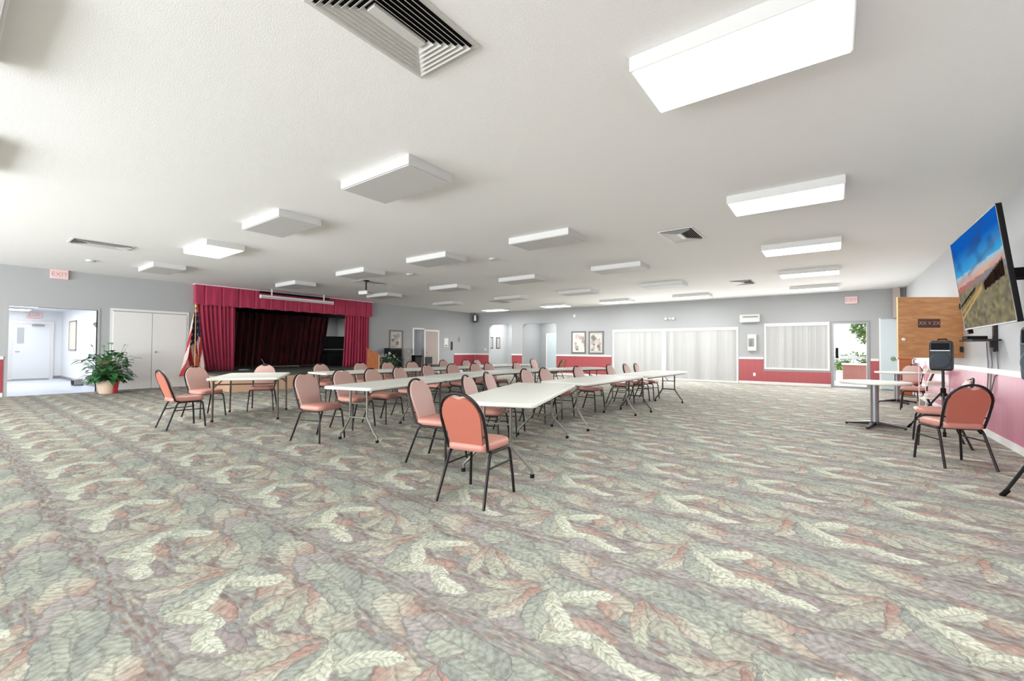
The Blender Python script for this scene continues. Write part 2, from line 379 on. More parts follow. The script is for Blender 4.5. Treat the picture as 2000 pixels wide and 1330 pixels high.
# ------------------------------------------------------------------ hallway beyond the left opening
struct('floor_hall', MB().box(XL-.02, .3, -.1, -24.6, 3.2, 0), M['hallf'])
struct('ceiling_hall', MB().box(XL-.14, .3, 2.62, -24.6, 3.3, 2.74), M['hallw'])
struct('wall_hall_end', MB().box(-24.5, .3, 0, -24.62, 3.3, 2.62), M['hallw'])
struct('wall_hall_near', MB().box(XL-.14, 3.1, 0, -24.5, 3.22, 2.62), M['hallw'])
struct('wall_hall_side', MB().box(XL-.14, .18, 0, -24.5, .3, 2.62), M['hallw'])
struct('trim_9', MB().fr('x', XL+.014, XL-.15, 1.10, 2.81, 0, 2.30, .05), M['wall'])
struct('baseboard_hall', MB().box(-24.48, .32, 0, -24.46, 3.08, .1).box(XL-.3, 3.08, 0, -24.4, 3.1, .1), M['grey'])
hd = struct('door_1', MB().box(-24.5, 1.82, .02, -24.45, 2.78, 2.1), M['hallw'], bevel=.004)
MB().fr('x', -24.5, -24.43, 1.72, 2.88, 0, 2.2, .1).build('door_frame', M['white'], hd)
MB().box(-24.45, 1.93, 1.35, -24.44, 2.1, 1.95).build('window_lite', M['glass'], hd)
MB().box(-24.45, 2.3, 2.02, -24.38, 2.62, 2.08).build('door_closer', M['alu'], hd)
MB().tube([(-24.45,1.9,1.05),(-24.4,1.9,1.05),(-24.4,2.0,1.05)], .012).build('door_handle', M['alu'], hd)
t = thing('exit_sign', 'faint red exit sign above the hallway end door', 'exit sign', (-24.49, 2.35, 2.42))
MB().box(0, -.2, -.1, .05, .2, .1).build('housing', M['signw'], t, bevel=.004); text('lettering', 'EXIT', .15, M['red'], t, (.052,0,0), (pi/2,0,pi/2))
t = thing('bulletin_board', 'tan bulletin board on the white hallway wall', 'board', (-22.2, 3.1, 1.64))
MB().box(-.6, -.02, -.5, .6, 0, .5).build('panel', M['hallt'], t); MB().box(.6, -.03, -.52, .64, 0, .52).box(-.64, -.03, -.52, -.6, 0, .52).box(-.64,-.03,.5,.64,0,.54).box(-.64,-.03,-.54,.64,0,-.5).build('frame', M['grey'], t)
t = thing('wall_coat_rack', 'dark hooks with hanging grey strap on hallway wall', 'coat rack', (-18.0, 3.1, 1.95))
MB().box(-.3, -.03, 0, .3, 0, .08).build('backboard', M['grey'], t)
for x in (-.2, 0, .2): MB().tube([(x,-.02,.04),(x,-.09,.03),(x,-.1,-.03),(x,-.07,-.06)], .012, 8).build('hook', M['blackm'], t, smooth=True)
MB().tube([(.05,-.08,-.02),(.0,-.1,-.1),(-.22,-.12,-.02),(-.3,-.1,.0)], .02, 8).build('strap', M['grey'], t, smooth=True)
t = thing('wall_telephone', 'small black wall fixture near the hallway opening', 'wall fixture', (-17.6, 3.1, 2.12)); MB().box(-.06,-.05,-.1,.06,0,.1).build('body', M['blackm'], t, bevel=.01)
t = thing('fan_heater', 'dark low heater on the pale hallway floor', 'heater', (-19.6, 2.85, 0))
MB().box(-.25,-.1,.02,.25,.12,.2).build('body', M['grey'], t, bevel=.02); MB().box(-.22,-.11,.04,.22,-.1,.16).build('grille', M['blackm'], t)
for x in (-.2,.2): MB().box(x-.03,-.1,0,x+.03,.12,.02).build('foot', M['blackm'], t)
tag(MB().box(-24.3, 1.5, .001, -23.6, 2.7, .012).build('door_mat', M['grey']), 'grey mat on the floor before the hallway end door', 'mat')
for i, x in enumerate((-18.6, -21.2, -23.6)):
    t = thing('hall_ceiling_light', ['bright square hallway ceiling light nearest the carpeted hall', 'bright square hallway ceiling light in the middle', 'bright square hallway ceiling light by the end door'][i], 'ceiling light', (x, 1.7, 2.62), 0, 'hallway ceiling lights')
    MB().box(-.5,-.5,-.06,.5,.5,0).build('housing', M['metalw'], t); MB().box(-.45,-.45,-.065,.45,.45,-.06).build('diffuser', M['hlamp'], t)
# ------------------------------------------------------------------ closet double door, stage-wall doors
dd = struct('door_2', MB().box(XL, 3.08, .02, XL+.035, 3.95, 2.25).box(XL, 3.96, .02, XL+.035, 4.81, 2.25), M['door'], bevel=.003)
MB().fr('x', XL, XL+.02, 3.02, 4.87, 0, 2.34, .06).build('door_frame', M['door'], dd)
MB().lathe([(.005,0),(.012,.005),(.012,.03),(.028,.04),(.03,.055),(.02,.07),(.004,.072)], T=Matrix.Translation((XL+.035,4.03,1.1)) @ Matrix.Rotation(pi/2,4,'Y')).build('door_knob', M['chrome'], dd, smooth=True)
d = struct('door_3', MB().box(XL-.02, 14.74, .02, XL+.02, 15.58, 2.12), M['pinkdoor'])
MB().fr('x', XL-.02, XL+.04, 14.66, 15.66, 0, 2.2, .08).build('door_frame', M['white'], d)
MB().lathe([(.01,0),(.012,.03),(.03,.045),(.02,.07),(.004,.072)], T=Matrix.Translation((XL+.02,14.86,1.05)) @ Matrix.Rotation(pi/2,4,'Y')).build('door_knob', M['chrome'], d, smooth=True)
struct('trim_10', MB().box(XL-.14, 13.92, 0, XL+.04, 14.0, 2.26).box(XL-.14, 14.0, 2.18, XL+.04, 14.66, 2.26), M['white'])
struct('wall_office', MB().box(XL-.14, 13.6, 0, -18.4, 13.66, 2.6).box(XL-.14, 15.9, 0, -18.4, 15.96, 2.6).box(-18.4, 13.6, 0, -18.5, 15.96, 2.6), M['wall'])
struct('floor_office', MB().box(XL-.02, 13.6, -.1, -18.5, 15.96, 0), M['hallf'])
struct('ceiling_office', MB().box(XL-.14, 13.6, 2.6, -18.5, 15.96, 2.7), M['hallw'])
t = thing('wall_notice_board', 'small board of dark notices seen through the narrow doorway', 'notice board', (-18.38, 15.3, 1.5))
MB().box(0,-.3,-.4,.03,.3,.4).build('panel', M['paper'], t)
for (y, z, w, h) in ((-.12,.18,.1,.1), (.14,.1,.12,.2), (-.1,-.15,.14,.08), (.12,-.2,.1,.12)): MB().box(.03,y-w/2,z-h/2,.035,y+w/2,z+h/2).build('notice', M['blackm'], t)
# ------------------------------------------------------------------ alcoves behind the far wall
YA = YF+2.2
struct('floor_alcove', MB().box(-15.9, YF+.02, -.1, -10.4, YA, 0), M['carpet'])
struct('wall_alcove', MB().box(-15.9, YF+.14, 0, -15.78, YA, CZ).box(-15.9, YA, 0, -10.4, YA+.1, CZ).box(-10.5, YF+.14, 0, -10.4, YA, CZ).box(-13.46, YF+.14, 0, -13.38, YA, CZ), M['wall'])
struct('ceiling_alcove', MB().box(-15.9, YF+.14, 3.0, -10.4, YA, 3.1), M['ceil'])
ad = struct('door_4', MB().box(-15.3, YA-.05, .02, -14.35, YA, 2.05), M['hallw'])
MB().fr('y', YA-.06, YA, -15.38, -14.27, 0, 2.13, .08).build('door_frame', M['white'], ad)
ad = struct('door_5', MB().box(-12.9, YA-.05, .02, -11.9, YA, 2.05), M['bluedoor']); MB().fr('y', YA-.06, YA, -12.98, -11.82, 0, 2.13, .08).build('door_frame', M['white'], ad)
for i, (y, c) in enumerate(((YF+.7, 'first dark narrow frame on the alcove side wall'), (YF+1.35, 'second dark narrow frame, deeper in the alcove'))):
    t = thing('picture_frame', c, 'picture', (-15.78, y, 1.6), 0, 'alcove pictures')
    MB().box(0,-.18,-.33,.02,.18,.33).build('frame', M['cushion'], t); MB().box(.02,-.13,-.28,.024,.13,.28).build('print', M['grey'], t)
# ------------------------------------------------------------------ windows / blinds / glass door on the far wall
def blinds(n, x0, x1, z0, z1, label, sliding):
    w = struct('window_%d' % n, MB().fr('y', YF-.03, YF+.12, x0, x1, z0, z1, .055, True).box((x0+x1)/2-.03, YF+.06, z0, (x0+x1)/2+.03, YF+.1, z1), M['white'])
    MB().box(x0+.06, YF+.075, z0+.05, x1-.06, YF+.08, z1-.05).build('pane', M['glass'], w)
    t = thing('vertical_blinds', label, 'blinds', (0,0,0), 0, 'vertical blinds')
    MB().box(x0+.06, YF+.0, z1-.11, x1-.06, YF+.05, z1-.05).build('headrail', M['white'], t)
    s = MB(); nb = round((x1-x0-.19)/.079); R = random.Random(n)
    for ib in range(nb+1):
        x = x0+.095+(x1-x0-.19)*ib/nb
        a = radians(R.uniform(3, 34)); w2 = .044; zc = z1-.11
        p = []
        for q in range(5):
            u = -1+q/2; bow = .006*(1-u*u)
            p.append((x+u*w2*cos(a)-bow*sin(a), YF+.025+u*w2*sin(a)+bow*cos(a)))
        vs = [(a_, b_, z0+.06) for a_, b_ in p] + [(a_, b_, zc) for a_, b_ in p] + [(a_, b_+.0012, z0+.06) for a_, b_ in p] + [(a_, b_+.0012, zc) for a_, b_ in p]
        s.add(vs, [(i, i+1, i+6, i+5) for i in range(4)] + [(i+11, i+10, i+15, i+16) for i in range(4)])
    s.build('slats', M['blind'], t, smooth=True)
blinds(1, -8.06, -5.80, 0, 2.14, 'left floor-length white vertical blinds, beside the two framed pictures', True)
blinds(2, -5.74, -2.96, 0, 2.14, 'wide right floor-length white vertical blinds, next to the wall phone', True)
blinds(3, -2.09, -.14, .56, 2.24, 'short white vertical blinds over the red panelling by the glass door', False)
struct('trim_11', MB().box(-5.80, YF-.03, 0, -5.74, YF+.12, 2.14), M['white'])
gd = struct('door_6', MB().fr('y', YF, YF+.06, -.08, .9, .0, 2.22, .06, True), M['alu'])
MB().box(-.02, YF+.025, .06, .84, YF+.032, 2.16).build('pane', M['glass'], gd)
MB().box(0, YF-.04, .98, .8, YF-.01, 1.05).build('push_bar', M['chrome'], gd)
MB().box(.02, YF-.06, 1.0, .1, YF, 1.35).build('lock_case', M['blackm'], gd)
struct('trim_12', MB().fr('y', YF-.02, YF+.14, -.11, .93, 0, 2.25, .03), M['grey'])
bd = struct('door_7', MB().box(1.2, YF-.05, .02, 1.8, YF, 2.28), M['bluedoor'])
MB().box(1.16, YF-.03, 0, 1.2, YF, 2.32).build('door_frame', M['white'], bd)
struct('trim_13', MB().box(1.49, YF-.3, 2.3, 1.66, YF-.05, CZ), M['pinkdoor'])
# ------------------------------------------------------------------ outdoors beyond the glass door
struct('ground_outdoor', MB().box(-25, YF+2.45, -.14, 25, 60, -.02).box(-10.3, YF+.14, -.14, 25, YF+2.45, -.02), M['concrete'])
tag(MB().box(-20, 36, -.02, 22, 58, .0).build('lawn', M['grass']), 'bright lawn beyond the glass door', 'lawn')
def blob_leaves(mb, c, r, n, s, R, flat=1):
    for i in range(n):
        d = Vector((R.gauss(0,1), R.gauss(0,1), R.gauss(0,1))).normalized(); rr = R.uniform(.55,1)
        p = Vector(c) + Vector((d.x*r[0], d.y*r[1], d.z*r[2]))*rr
        a = Vector((R.gauss(0,1), R.gauss(0,1), R.gauss(0,.6))).normalized(); b2 = a.cross(Vector((R.gauss(0,1),R.gauss(0,1),R.gauss(0,1)))).normalized()
        q = s*R.uniform(.6,1.3)
        mb.add([p-a*q, p+b2*q*.45, p+a*q, p-b2*q*.45], [(0,1,2,3)])
R = random.Random(3)
t = thing('garden_tree', 'leafy green tree outside the glass door', 'tree', (1.15, 25, 0))
MB().tube([(.5,0,0),(.45,0,1.2),(.2,0,2.2)], [.1,.08,.04], 10).build('trunk', M['bark'], t, smooth=True)
mb = MB(); blob_leaves(mb, (.15,0,2.35), (.8,.6,.55), 900, .08, R); blob_leaves(mb, (.0,-.1,1.85), (.4,.4,.3), 200, .07, R); blob_leaves(mb, (-1.2,.6,3.0), (.9,.6,.5), 300, .09, R); mb.build('foliage', M['hedge'], t)
t = thing('garden_hedge', 'low clipped hedge across the lawn outside', 'hedge', (0, 33, 0)); mb = MB()
for i in range(14): blob_leaves(mb, (-7+i, 0, .62), (.8,.5,.6), 200, .12, R)
mb.build('foliage', M['hedge'], t)
t = thing('brick_planter', 'pink brick planter outside the glass door', 'planter', (.55, 21.6, -.02)); MB().box(-.3,-.25,0,.5,.25,.72).build('wall', M['brick'], t, bevel=.01); MB().box(-.34,-.3,.72,.54,.3,.78).build('cap', M['paper'], t)
t = thing('outdoor_railing', 'thin dark metal railing outside the glass door', 'railing', (0, 23.2, -.02))
MB().cyl((-3,0,1.02),(3,0,1.02),.03).build('top_rail', M['alu'], t)
for x in (-3,-1.5,0,1.5,3): MB().cyl((x,0,0),(x,0,1.0),.02).build('post', M['alu'], t)
# ------------------------------------------------------------------ stage
SX0, SX1 = -21.3, -13.4
struct('floor_stage', MB().box(SX0, 4.6, .40, XL, 13.0, .46).box(XL, 5.0, .40, SX1, 11.45, .46), M['stagefl'], bevel=.006)
struct('trim_14', MB().box(SX1-.03, 5.0, 0, SX1, 11.45, .40).box(XL, 5.0, 0, SX1-.03, 5.03, .40).box(XL, 11.42, 0, SX1-.03, 11.45, .40), M['tan'])
struct('wall_backstage', MB().box(SX0, 4.5, 0, SX0-.1, 13.1, CZ).box(SX0, 4.5, 0, XL-.14, 4.6, CZ).box(SX0, 13.0, 0, XL-.14, 13.1, CZ), M['stagewall'])
struct('ceiling_stage', MB().box(SX0, 4.5, CZ, XL-.15, 13.1, CZ+.1), M['blackm'])
def curtain(name, label, x, y0, y1, z0, z1, folds, amp, m, parent=None, y0b=None, y1b=None, zb=None, seed=1, nz=10):
    R = random.Random(seed); ny = folds*10; vs = []; fs = []
    ph = [R.uniform(-.8,.8) for _ in range(folds+2)]
    for j in range(nz+1):
        t = j/nz; z = z1+(z0-z1)*t
        a = y0 if y0b is None else y0+(y0b-y0)*(t**1.5); b = y1 if y1b is None else y1+(y1b-y1)*t
        for i in range(ny+1):
            u = i/ny; w = u*folds; kf = int(w); f = ph[kf]*(1-(w-kf))+ph[kf+1]*(w-kf)
            y = a+(b-a)*u; d = amp*(.55+.45*t)*sin(2*pi*w+f) + amp*.25*sin(4.6*pi*w+2*f)
            vs.append((x+d, y+.15*amp*cos(2*pi*w+f), z))
    for j in range(nz):
        for i in range(ny): p = j*(ny+1)+i; fs.append((p, p+1, p+ny+2, p+ny+1))
    o = MB().add(vs, fs).build(name, m, parent, smooth=True)
    s = o.modifiers.new('thick', 'SOLIDIFY'); s.thickness = .008
    if label: tag(o, label, 'curtain')
    return o
curtain('stage_curtain', 'crimson velvet curtain drawn to the left of the stage, next to the flag', XL+.1, 5.02, 6.15, .47, 2.72, 9, .055, M['velvet'], y0b=5.3, seed=3)
curtain('stage_curtain', 'crimson velvet curtain drawn to the right of the stage, next to the lectern', XL+.1, 10.25, 11.4, .47, 2.72, 9, .055, M['velvet'], y0b=10.15, seed=5)
t = thing('stage_valance', 'crimson pleated valance along the top of the stage opening', 'valance', (0,0,0))
mb = MB(); n = 240; vs = []; fs = []
for j, (z, e) in enumerate(((3.235,0), (3.0,.4), (2.62,1))):
    for i in range(n+1):
        y = 4.98+(11.5-4.98)*i/n; pl = (y-4.98)/.5; fr = pl-floor(pl)
        dip = -.05*max(0, 1-abs(fr-.5)/.07) if .2 < fr < .8 else 0
        vs.append((XL+.2+dip+.01*e*sin(pl*2*pi*2), y, z-(0 if j < 2 else .02*sin(fr*pi))))
for j in range(2):
    for i in range(n): p = j*(n+1)+i; fs.append((p, p+1, p+n+2, p+n+1))
o = mb.add(vs, fs).build('drape', M['velvet'], t); s = o.modifiers.new('thick', 'SOLIDIFY'); s.thickness = .01
for y in (4.98, 11.49): MB().box(XL, y, 2.63, XL+.2, y+.01, 3.23).build('return', M['velvet'], t)
MB().box(XL, 4.96, 3.235, XL+.23, 11.52, CZ).build('mounting_rail', M['screen'], t)
curtain('backdrop_curtain', 'very dark red backdrop curtain hung across the back of the stage', -19.3, 4.7, 11.35, .47, 3.0, 26, .09, M['backdrop'], y1b=10.98, seed=9)
tag(MB().box(-18.9, 4.7, 2.66, XL-.3, 12.6, 2.78).build('stage_border', M['blackm']), 'black border cloth hiding the top of the stage interior', 'border')
t = thing('upright_piano', 'black upright piano at the right side of the stage', 'piano', (-18.3, 11.25, .46), radians(-35))
MB().box(-.3, -.7, .0, .3, .7, .06).box(-.32,-.72,.06,-.02,.72,1.28).build('case', M['blackm'], t, bevel=.01)
MB().box(-.35,-.75,1.28,.02,.75,1.32).build('lid', M['blackm'], t, bevel=.008)
MB().box(-.02,-.68,.62,.34,.68,.72).box(-.02,-.72,.55,.38,-.66,.8).box(-.02,.66,.55,.38,.72,.8).build('key_bed', M['blackm'], t, bevel=.006)
MB().box(.08,-.64,.72,.3,.64,.735).build('keyboard', M['paper'], t)
for y in (-.66,.66): MB().cyl((.3,y,.06),(.3,y,.55),.03).build('leg', M['blackm'], t, smooth=True)
t = thing('piano_bench', 'black bench in front of the stage piano', 'bench', (-17.65, 10.7, .46), radians(-35))
MB().box(-.17,-.36,.42,.17,.36,.5).build('seat', M['blackm'], t, bevel=.02)
for x in (-.13,.13):
    for y in (-.31,.31): MB().box(x-.02,y-.02,0,x+.02,y+.02,.42).build('leg', M['blackm'], t)
t = thing('folded_stand', 'folded grey metal stand lying on the stage floor', 'stand', (-17.4, 8.3, .47), radians(80))
MB().cyl((-.6,0,.05),(.6,.1,.05),.02).build('pole', M['alu'], t); MB().cyl((-.6,0,.05),(-.75,.05,.35),.018).build('arm', M['alu'], t); MB().cyl((.55,-.1,.03),(.6,.3,.03),.015).build('foot', M['alu'], t)
t = thing('cable_coil', 'grey coiled cable at the left of the stage floor', 'cable', (-16.0, 6.35, .46)); MB().tube([(.16*cos(a),.16*sin(a),.015+.006*a/3) for a in [i*pi/8 for i in range(50)]], .012, 6).build('coil', M['ribbon'], t, smooth=True)
# projection screen housing hung before the valance
t = thing('projection_screen', 'rolled-up white projection screen case hung before the valance', 'projection screen', (-15.55, 7.95, 2.98))
MB().box(-.06,-1.3,-.055,.06,1.3,.055).build('case', M['screen'], t, bevel=.015); MB().box(.06,-1.28,-.03,.063,1.28,-.01).build('slot', M['grey'], t)
for y in (-1.32, 1.3): MB().box(-.065,y,-.06,.065,y+.02,.06).build('end_cap', M['white'], t)
for y in (-.95,.95): MB().box(-.015,y-.02,.055,.015,y+.02,.28).build('bracket', M['screen'], t)
tag(MB().box(-15.9, 6.75, 3.13, -15.84, 9.3, 3.2).build('curtain_track', M['blackm']), 'thin black track at the ceiling above the screen case', 'track')
# ------------------------------------------------------------------ flag
def flag():
    t = thing('flag', 'American flag on a gold-tipped pole left of the stage curtain', 'flag', (-15.75, 4.86, 0))
    MB().lathe([(.16,0),(.16,.02),(.06,.05),(.03,.1)]).build('base', M['gold'], t, smooth=True)
    MB().cyl((0,0,.05),(0,0,2.42),.014).build('pole', M['lightwood'], t)
    MB().lathe([(.004,2.42),(.03,2.45),(.02,2.5),(.035,2.54),(.003,2.62)]).build('finial', M['gold'], t, smooth=True)
    mb = MB(); nz, na = 60, 64; vs = []; fs = []; cols = []
    W, Rd, B = sr(232,214,206), sr(176,40,44), sr(38,42,70)
    for j in range(nz+1):
        s = j/nz; z = 2.32-1.98*s
        for i in range(na+1):
            u = i/na; a = u*3.1*pi/2+.2; r = (.05+.20*s)*(1+.18*sin(7*a+1.5*s)) + .03
            vs.append((r*cos(a)*.8+.01, r*sin(a)*(.75+.35*s)-.03*s, z+.04*sin(3*a)*s))
            q = u*4.6+s*1.9
            c = Rd if int(q*2.2) % 2 else W
            if s < .36+.22*u and u < .75:
                c = B
                if (i % 8 in (3,4)) and (j % 6 in (2,3)): c = W
            elif s > .7 and .42 < u < .55: c = sr(206,120,70)
            cols.append(c)
    for j in range(nz):
        for i in range(na): p = j*(na+1)+i; fs.append((p, p+1, p+na+2, p+na+1))
    o = mb.add(vs, fs).build('cloth', M['print'], t, smooth=True, colors=cols); sm = o.modifiers.new('thick','SOLIDIFY'); sm.thickness = .004
flag()
# ------------------------------------------------------------------ potted plants
def leafmesh(mb, base, dirv, length, width, droop, R):
    d = Vector(dirv).normalized(); side = d.cross(Vector((0,0,1)))
    side = side.normalized() if side.length > .1 else Vector((1,0,0))
    n = 6; vs = []
    for i in range(n+1):
        t = i/n; p = Vector(base)+d*length*t+Vector((0,0,-droop*t*t*length)); w = width*sin(pi*min(1,t*.93+.05))**.8 if t < 1 else 0.002
        up = Vector((0,0,.18*w)); vs += [p-side*w+up, p, p+side*w+up]
    fs = []
    for i in range(n):
        a = i*3; fs += [(a,a+1,a+4,a+3),(a+1,a+2,a+5,a+4)]
    mb.add(vs, fs)
def plant():
    t = thing('potted_plant', 'bushy green peace lily in a cream pot with a red ribbon', 'potted plant', (-15.6, 2.86, 0))
    MB().lathe([(.17,0),(.19,.04),(.24,.32),(.25,.36),(.22,.36),(.2,.3),(.0,.3)]).build('pot', M['potc'], t, smooth=True)
    rb = MB().box(.16,.06,.02,.25,.16,.34).build('ribbon', M['redrib'], t, bevel=.01)
    MB().loops([[(.2+.05*cos(a)*s, .12+.1*sin(a)*s, .38+dz) for a in [k*pi/4 for k in range(8)]] for s, dz in ((.4,-.05),(1,0),(.9,.06),(.3,.09))]).build('bow', M['redrib'], rb, smooth=True)
    R = random.Random(5); mb = MB(); st = MB(); pl = MB()
    for i in range(260):
        a = R.uniform(0, 2*pi); el = R.uniform(.2, 1.5); L = R.uniform(.12,.42) if el < .8 else R.uniform(.2,.78)
        b = Vector((.05*cos(a), .05*sin(a), .34)); d = Vector((cos(a)*cos(el), sin(a)*cos(el), sin(el)))
        tip = b+d*L; st.tube([b, b+d*L*.5+Vector((0,0,.04)), tip], .004, 5)
        leafmesh(mb, tip, (d.x, d.y, d.z*.3), R.uniform(.16,.26), R.uniform(.055,.085), R.uniform(.3,.9), R)
    mb.build('foliage', M['leaf'], t, smooth=True); st.build('stems', M['stem'], t)
    for i in range(6):
        a = R.uniform(0,2*pi); b = Vector((.1*cos(a), .1*sin(a), .4)); d = Vector((cos(a)*.3, sin(a)*.3, 1)).normalized(); tip = b+d*R.uniform(.85,1.0)
        bl = MB(); leafmesh(bl, tip, (cos(a)*.5, sin(a)*.5, .9), .12, .035, .3, R); bl.build('bloom', M['leaf2'], t, smooth=True); MB().tube([b, tip], .004, 5).build('flower_stem', M['stem'], t)
    pass
plant()
def flowers(loc, label, seed):
    t = thing('flower_arrangement', label, 'plant', loc); R = random.Random(seed)
    MB().lathe([(.12,0),(.13,.02),(.17,.3),(.16,.3),(.0,.28)]).build('vase', M['blackm'], t, smooth=True)
    mb = MB(); pl = MB(); st = MB()
    for i in range(80):
        a = R.uniform(0,2*pi); el = R.uniform(.8,1.45); L = R.uniform(.25,.72); b = Vector((0,0,.28)); d = Vector((cos(a)*cos(el), sin(a)*cos(el), sin(el))); tip = b+d*L
        st.tube([b, tip], .005, 5); leafmesh(mb, tip, (d.x,d.y,.3), R.uniform(.15,.28), .035, .8, R)
        if i % 5 == 0: leafmesh(pl, tip+Vector((0,0,.03)), (d.x,d.y,.8), .1, .04, .3, R); leafmesh(pl, tip+Vector((0,0,.03)), (-d.y,d.x,.8), .1, .04, .3, R)
    mb.build('foliage', M['leaf'], t, smooth=True); pl.build('petals', M['petal'], t); st.build('stems', M['stem'], t)
flowers((-15.35, 11.85, 0), 'flower arrangement with white blooms beside the black cabinet', 21)
# lectern, cabinets by the stage wall
t = thing('lectern', 'orange-brown wooden lectern right of the stage curtain', 'lectern', (-13.05, 9.35, 0), radians(58)); t.scale = (.85,.72,1)
MB().add([(-.25,-.3,.05),(.2,-.3,.05),(.2,-.3,1.02),(-.25,-.3,1.22),(-.25,-.27,.05),(.2,-.27,.05),(.2,-.27,1.02),(-.25,-.27,1.22)], [(0,1,2,3),(4,5,6,7),(0,1,5,4),(1,2,6,5),(2,3,7,6),(3,0,4,7)]).build('side_panel', M['orangewood'], t)
MB().add([(-.25,.27,.05),(.2,.27,.05),(.2,.27,1.02),(-.25,.27,1.22),(-.25,.3,.05),(.2,.3,.05),(.2,.3,1.02),(-.25,.3,1.22)], [(0,1,2,3),(4,5,6,7),(0,1,5,4),(1,2,6,5),(2,3,7,6),(3,0,4,7)]).build('side_panel', M['orangewood'], t)
MB().box(.18,-.3,.05,.22,.3,1.02).build('front_panel', M['lightwood'], t); MB().box(-.28,-.32,0,.25,.32,.05).build('base', M['orangewood'], t)
MB().add([(-.3,-.33,1.26),(.25,-.33,1.02),(.25,.33,1.02),(-.3,.33,1.26),(-.3,-.33,1.23),(.25,-.33,.99),(.25,.33,.99),(-.3,.33,1.23)], [(0,1,2,3),(4,5,6,7),(0,1,5,4),(1,2,6,5),(2,3,7,6),(3,0,4,7)]).build('top', M['orangewood'], t)
t = thing('black_cabinet', 'tall black cabinet left of the grey filing cabinet', 'cabinet', (-15.98, 12.48, 0)); MB().box(-.25,-.3,.03,.2,.3,1.26).build('body', M['black'], t, bevel=.01); MB().box(.2,-.27,.08,.215,.27,1.2).build('door', M['blackm'], t); MB().box(-.25,-.3,0,.2,.3,.03).build('plinth', M['blackm'], t)
t = thing('filing_cabinet', 'grey steel filing cabinet against the stage wall', 'filing cabinet', (-15.95, 13.07, 0))
MB().box(-.3,-.24,0,.26,.24,1.26).build('body', M['grey'], t, bevel=.006)
for i in range(4):
    dr = MB().box(.26,-.22,.04+i*.3,.275,.22,.32+i*.3).build('drawer', M['grey'], t, bevel=.004); MB().box(.275,-.06,.2+i*.3,.3,.06,.23+i*.3).build('handle', M['chrome'], dr)
t = thing('waste_bin', 'black bin standing right of the filing cabinet', 'bin', (-15.75, 13.6, 0)); MB().loops([[(.2*s*cx,.2*s*cy,z) for cx,cy in ((1,1),(-1,1),(-1,-1),(1,-1))] for s,z in ((.8,0),(1,.85))]).build('body', M['black'], t, bevel=.01); MB().box(-.22,-.22,.85,.22,.22,.93).build('lid', M['blackm'], t, bevel=.02)
t = thing('office_chair', 'low dark upholstered chair before the narrow doorway', 'chair', (-15.6, 14.5, 0), radians(-90))
MB().box(-.25,-.25,.38,.25,.25,.48).build('seat', M['cushion'], t, bevel=.03); MB().box(-.23,-.28,.5,.23,-.22,.85).build('backrest', M['cushion'], t, bevel=.03); MB().cyl((0,0,.08),(0,0,.38),.03).build('column', M['black'], t)
for k in range(5): a = k*2*pi/5; MB().tube([(0,0,.1),(.26*cos(a),.26*sin(a),.05),(.27*cos(a),.27*sin(a),.0)], .018, 8).build('leg', M['black'], t)
# ------------------------------------------------------------------ flat things on the walls
def framed(name, label, loc, w, h, rz, fm, seed, grp=None, style=0, fw=.06):
    t = thing(name, label, 'picture', loc, rz, grp)     # picture faces local -Y
    MB().fr('y', -.03, 0, -w/2, w/2, -h/2, h/2, fw, True).build('frame', fm, t)
    nx, nz = 24, 36; vs = []; fs = []; cs = []; R = random.Random(seed)
    bl = [(R.uniform(.1,.9), R.uniform(.08,.8), R.uniform(.06,.2), R.choice([sr(150,146,138), sr(196,178,170), sr(120,125,112), sr(214,204,196), sr(170,160,156)])) for _ in range(16)]
    for j in range(nz+1):
        for i in range(nx+1):
            u, v = i/nx, j/nz; vs.append((-w/2+fw+(w-2*fw)*u, -.012, -h/2+fw+(h-2*fw)*v))
            c = sr(218,212,206) if style == 0 else sr(190,188,182)
            if style == 0 or (.12 < u < .88 and .1 < v < .9):
                if style == 1: c = sr(208,198,192)
                for (a, b2, r, cc) in bl:
                    if ((u-a)**2+((v-b2)*1.4)**2) < r*r: c = cc
            cs.append(c)
    for j in range(nz):
        for i in range(nx): p = j*(nx+1)+i; fs.append((p, p+1, p+nx+2, p+nx+1))
    MB().add(vs, fs).build('print', M['print'], t, colors=cs); return t
GF = mat('grey_frame', sr(110,106,100), .4)
framed('framed_picture', 'left of two grey-framed pictures above the red panelling', (-9.79, YF, 1.585), .76, 1.05, 0, GF, 2, 'framed pictures on the window wall', 0)
framed('framed_picture', 'right of two grey-framed pictures, the one with a wide mat', (-8.88, YF, 1.57), .76, 1.05, 0, GF, 4, 'framed pictures on the window wall', 1)
framed('wall_poster', 'large pale poster in a grey frame behind the flower arrangement', (XL, 12.95, 1.62), .78, .95, pi/2, GF, 8, None, 1)
def exitsign(label, loc, rz, w=.33, h=.24):
    t = thing('exit_sign', label, 'exit sign', loc, rz)
    MB().box(-w/2,-.07,-h/2,w/2,-.005,h/2).build('housing', M['signw'], t, bevel=.006); MB().box(-.05,-.005,-.05,.05,0,.05).build('mounting_plate', M['white'], t)
    text('lettering', 'EXIT', h*.62, M['red'], t, (0,-.072,0), (pi/2,0,0))
exitsign('pale red EXIT sign above the white hallway opening', (XL, 1.995, 3.138), pi/2)
exitsign('pale red EXIT sign above the glass door', (.455, YF, 2.95), 0)
t = thing('corner_speaker', 'small white and dark loudspeaker hung in the far corner', 'speaker', (-16.15, 18.2, 2.98), radians(45)); MB().box(-.13,-.12,-.25,.13,.1,.17).build('cabinet', M['tlegd'], t, bevel=.05); MB().box(-.06,-.13,-.17,.06,-.12,.14).build('grille', M['white'], t, bevel=.02); MB().cyl((0,0,.17),(0,0,.28),.03).build('bracket', M['tlegd'], t)
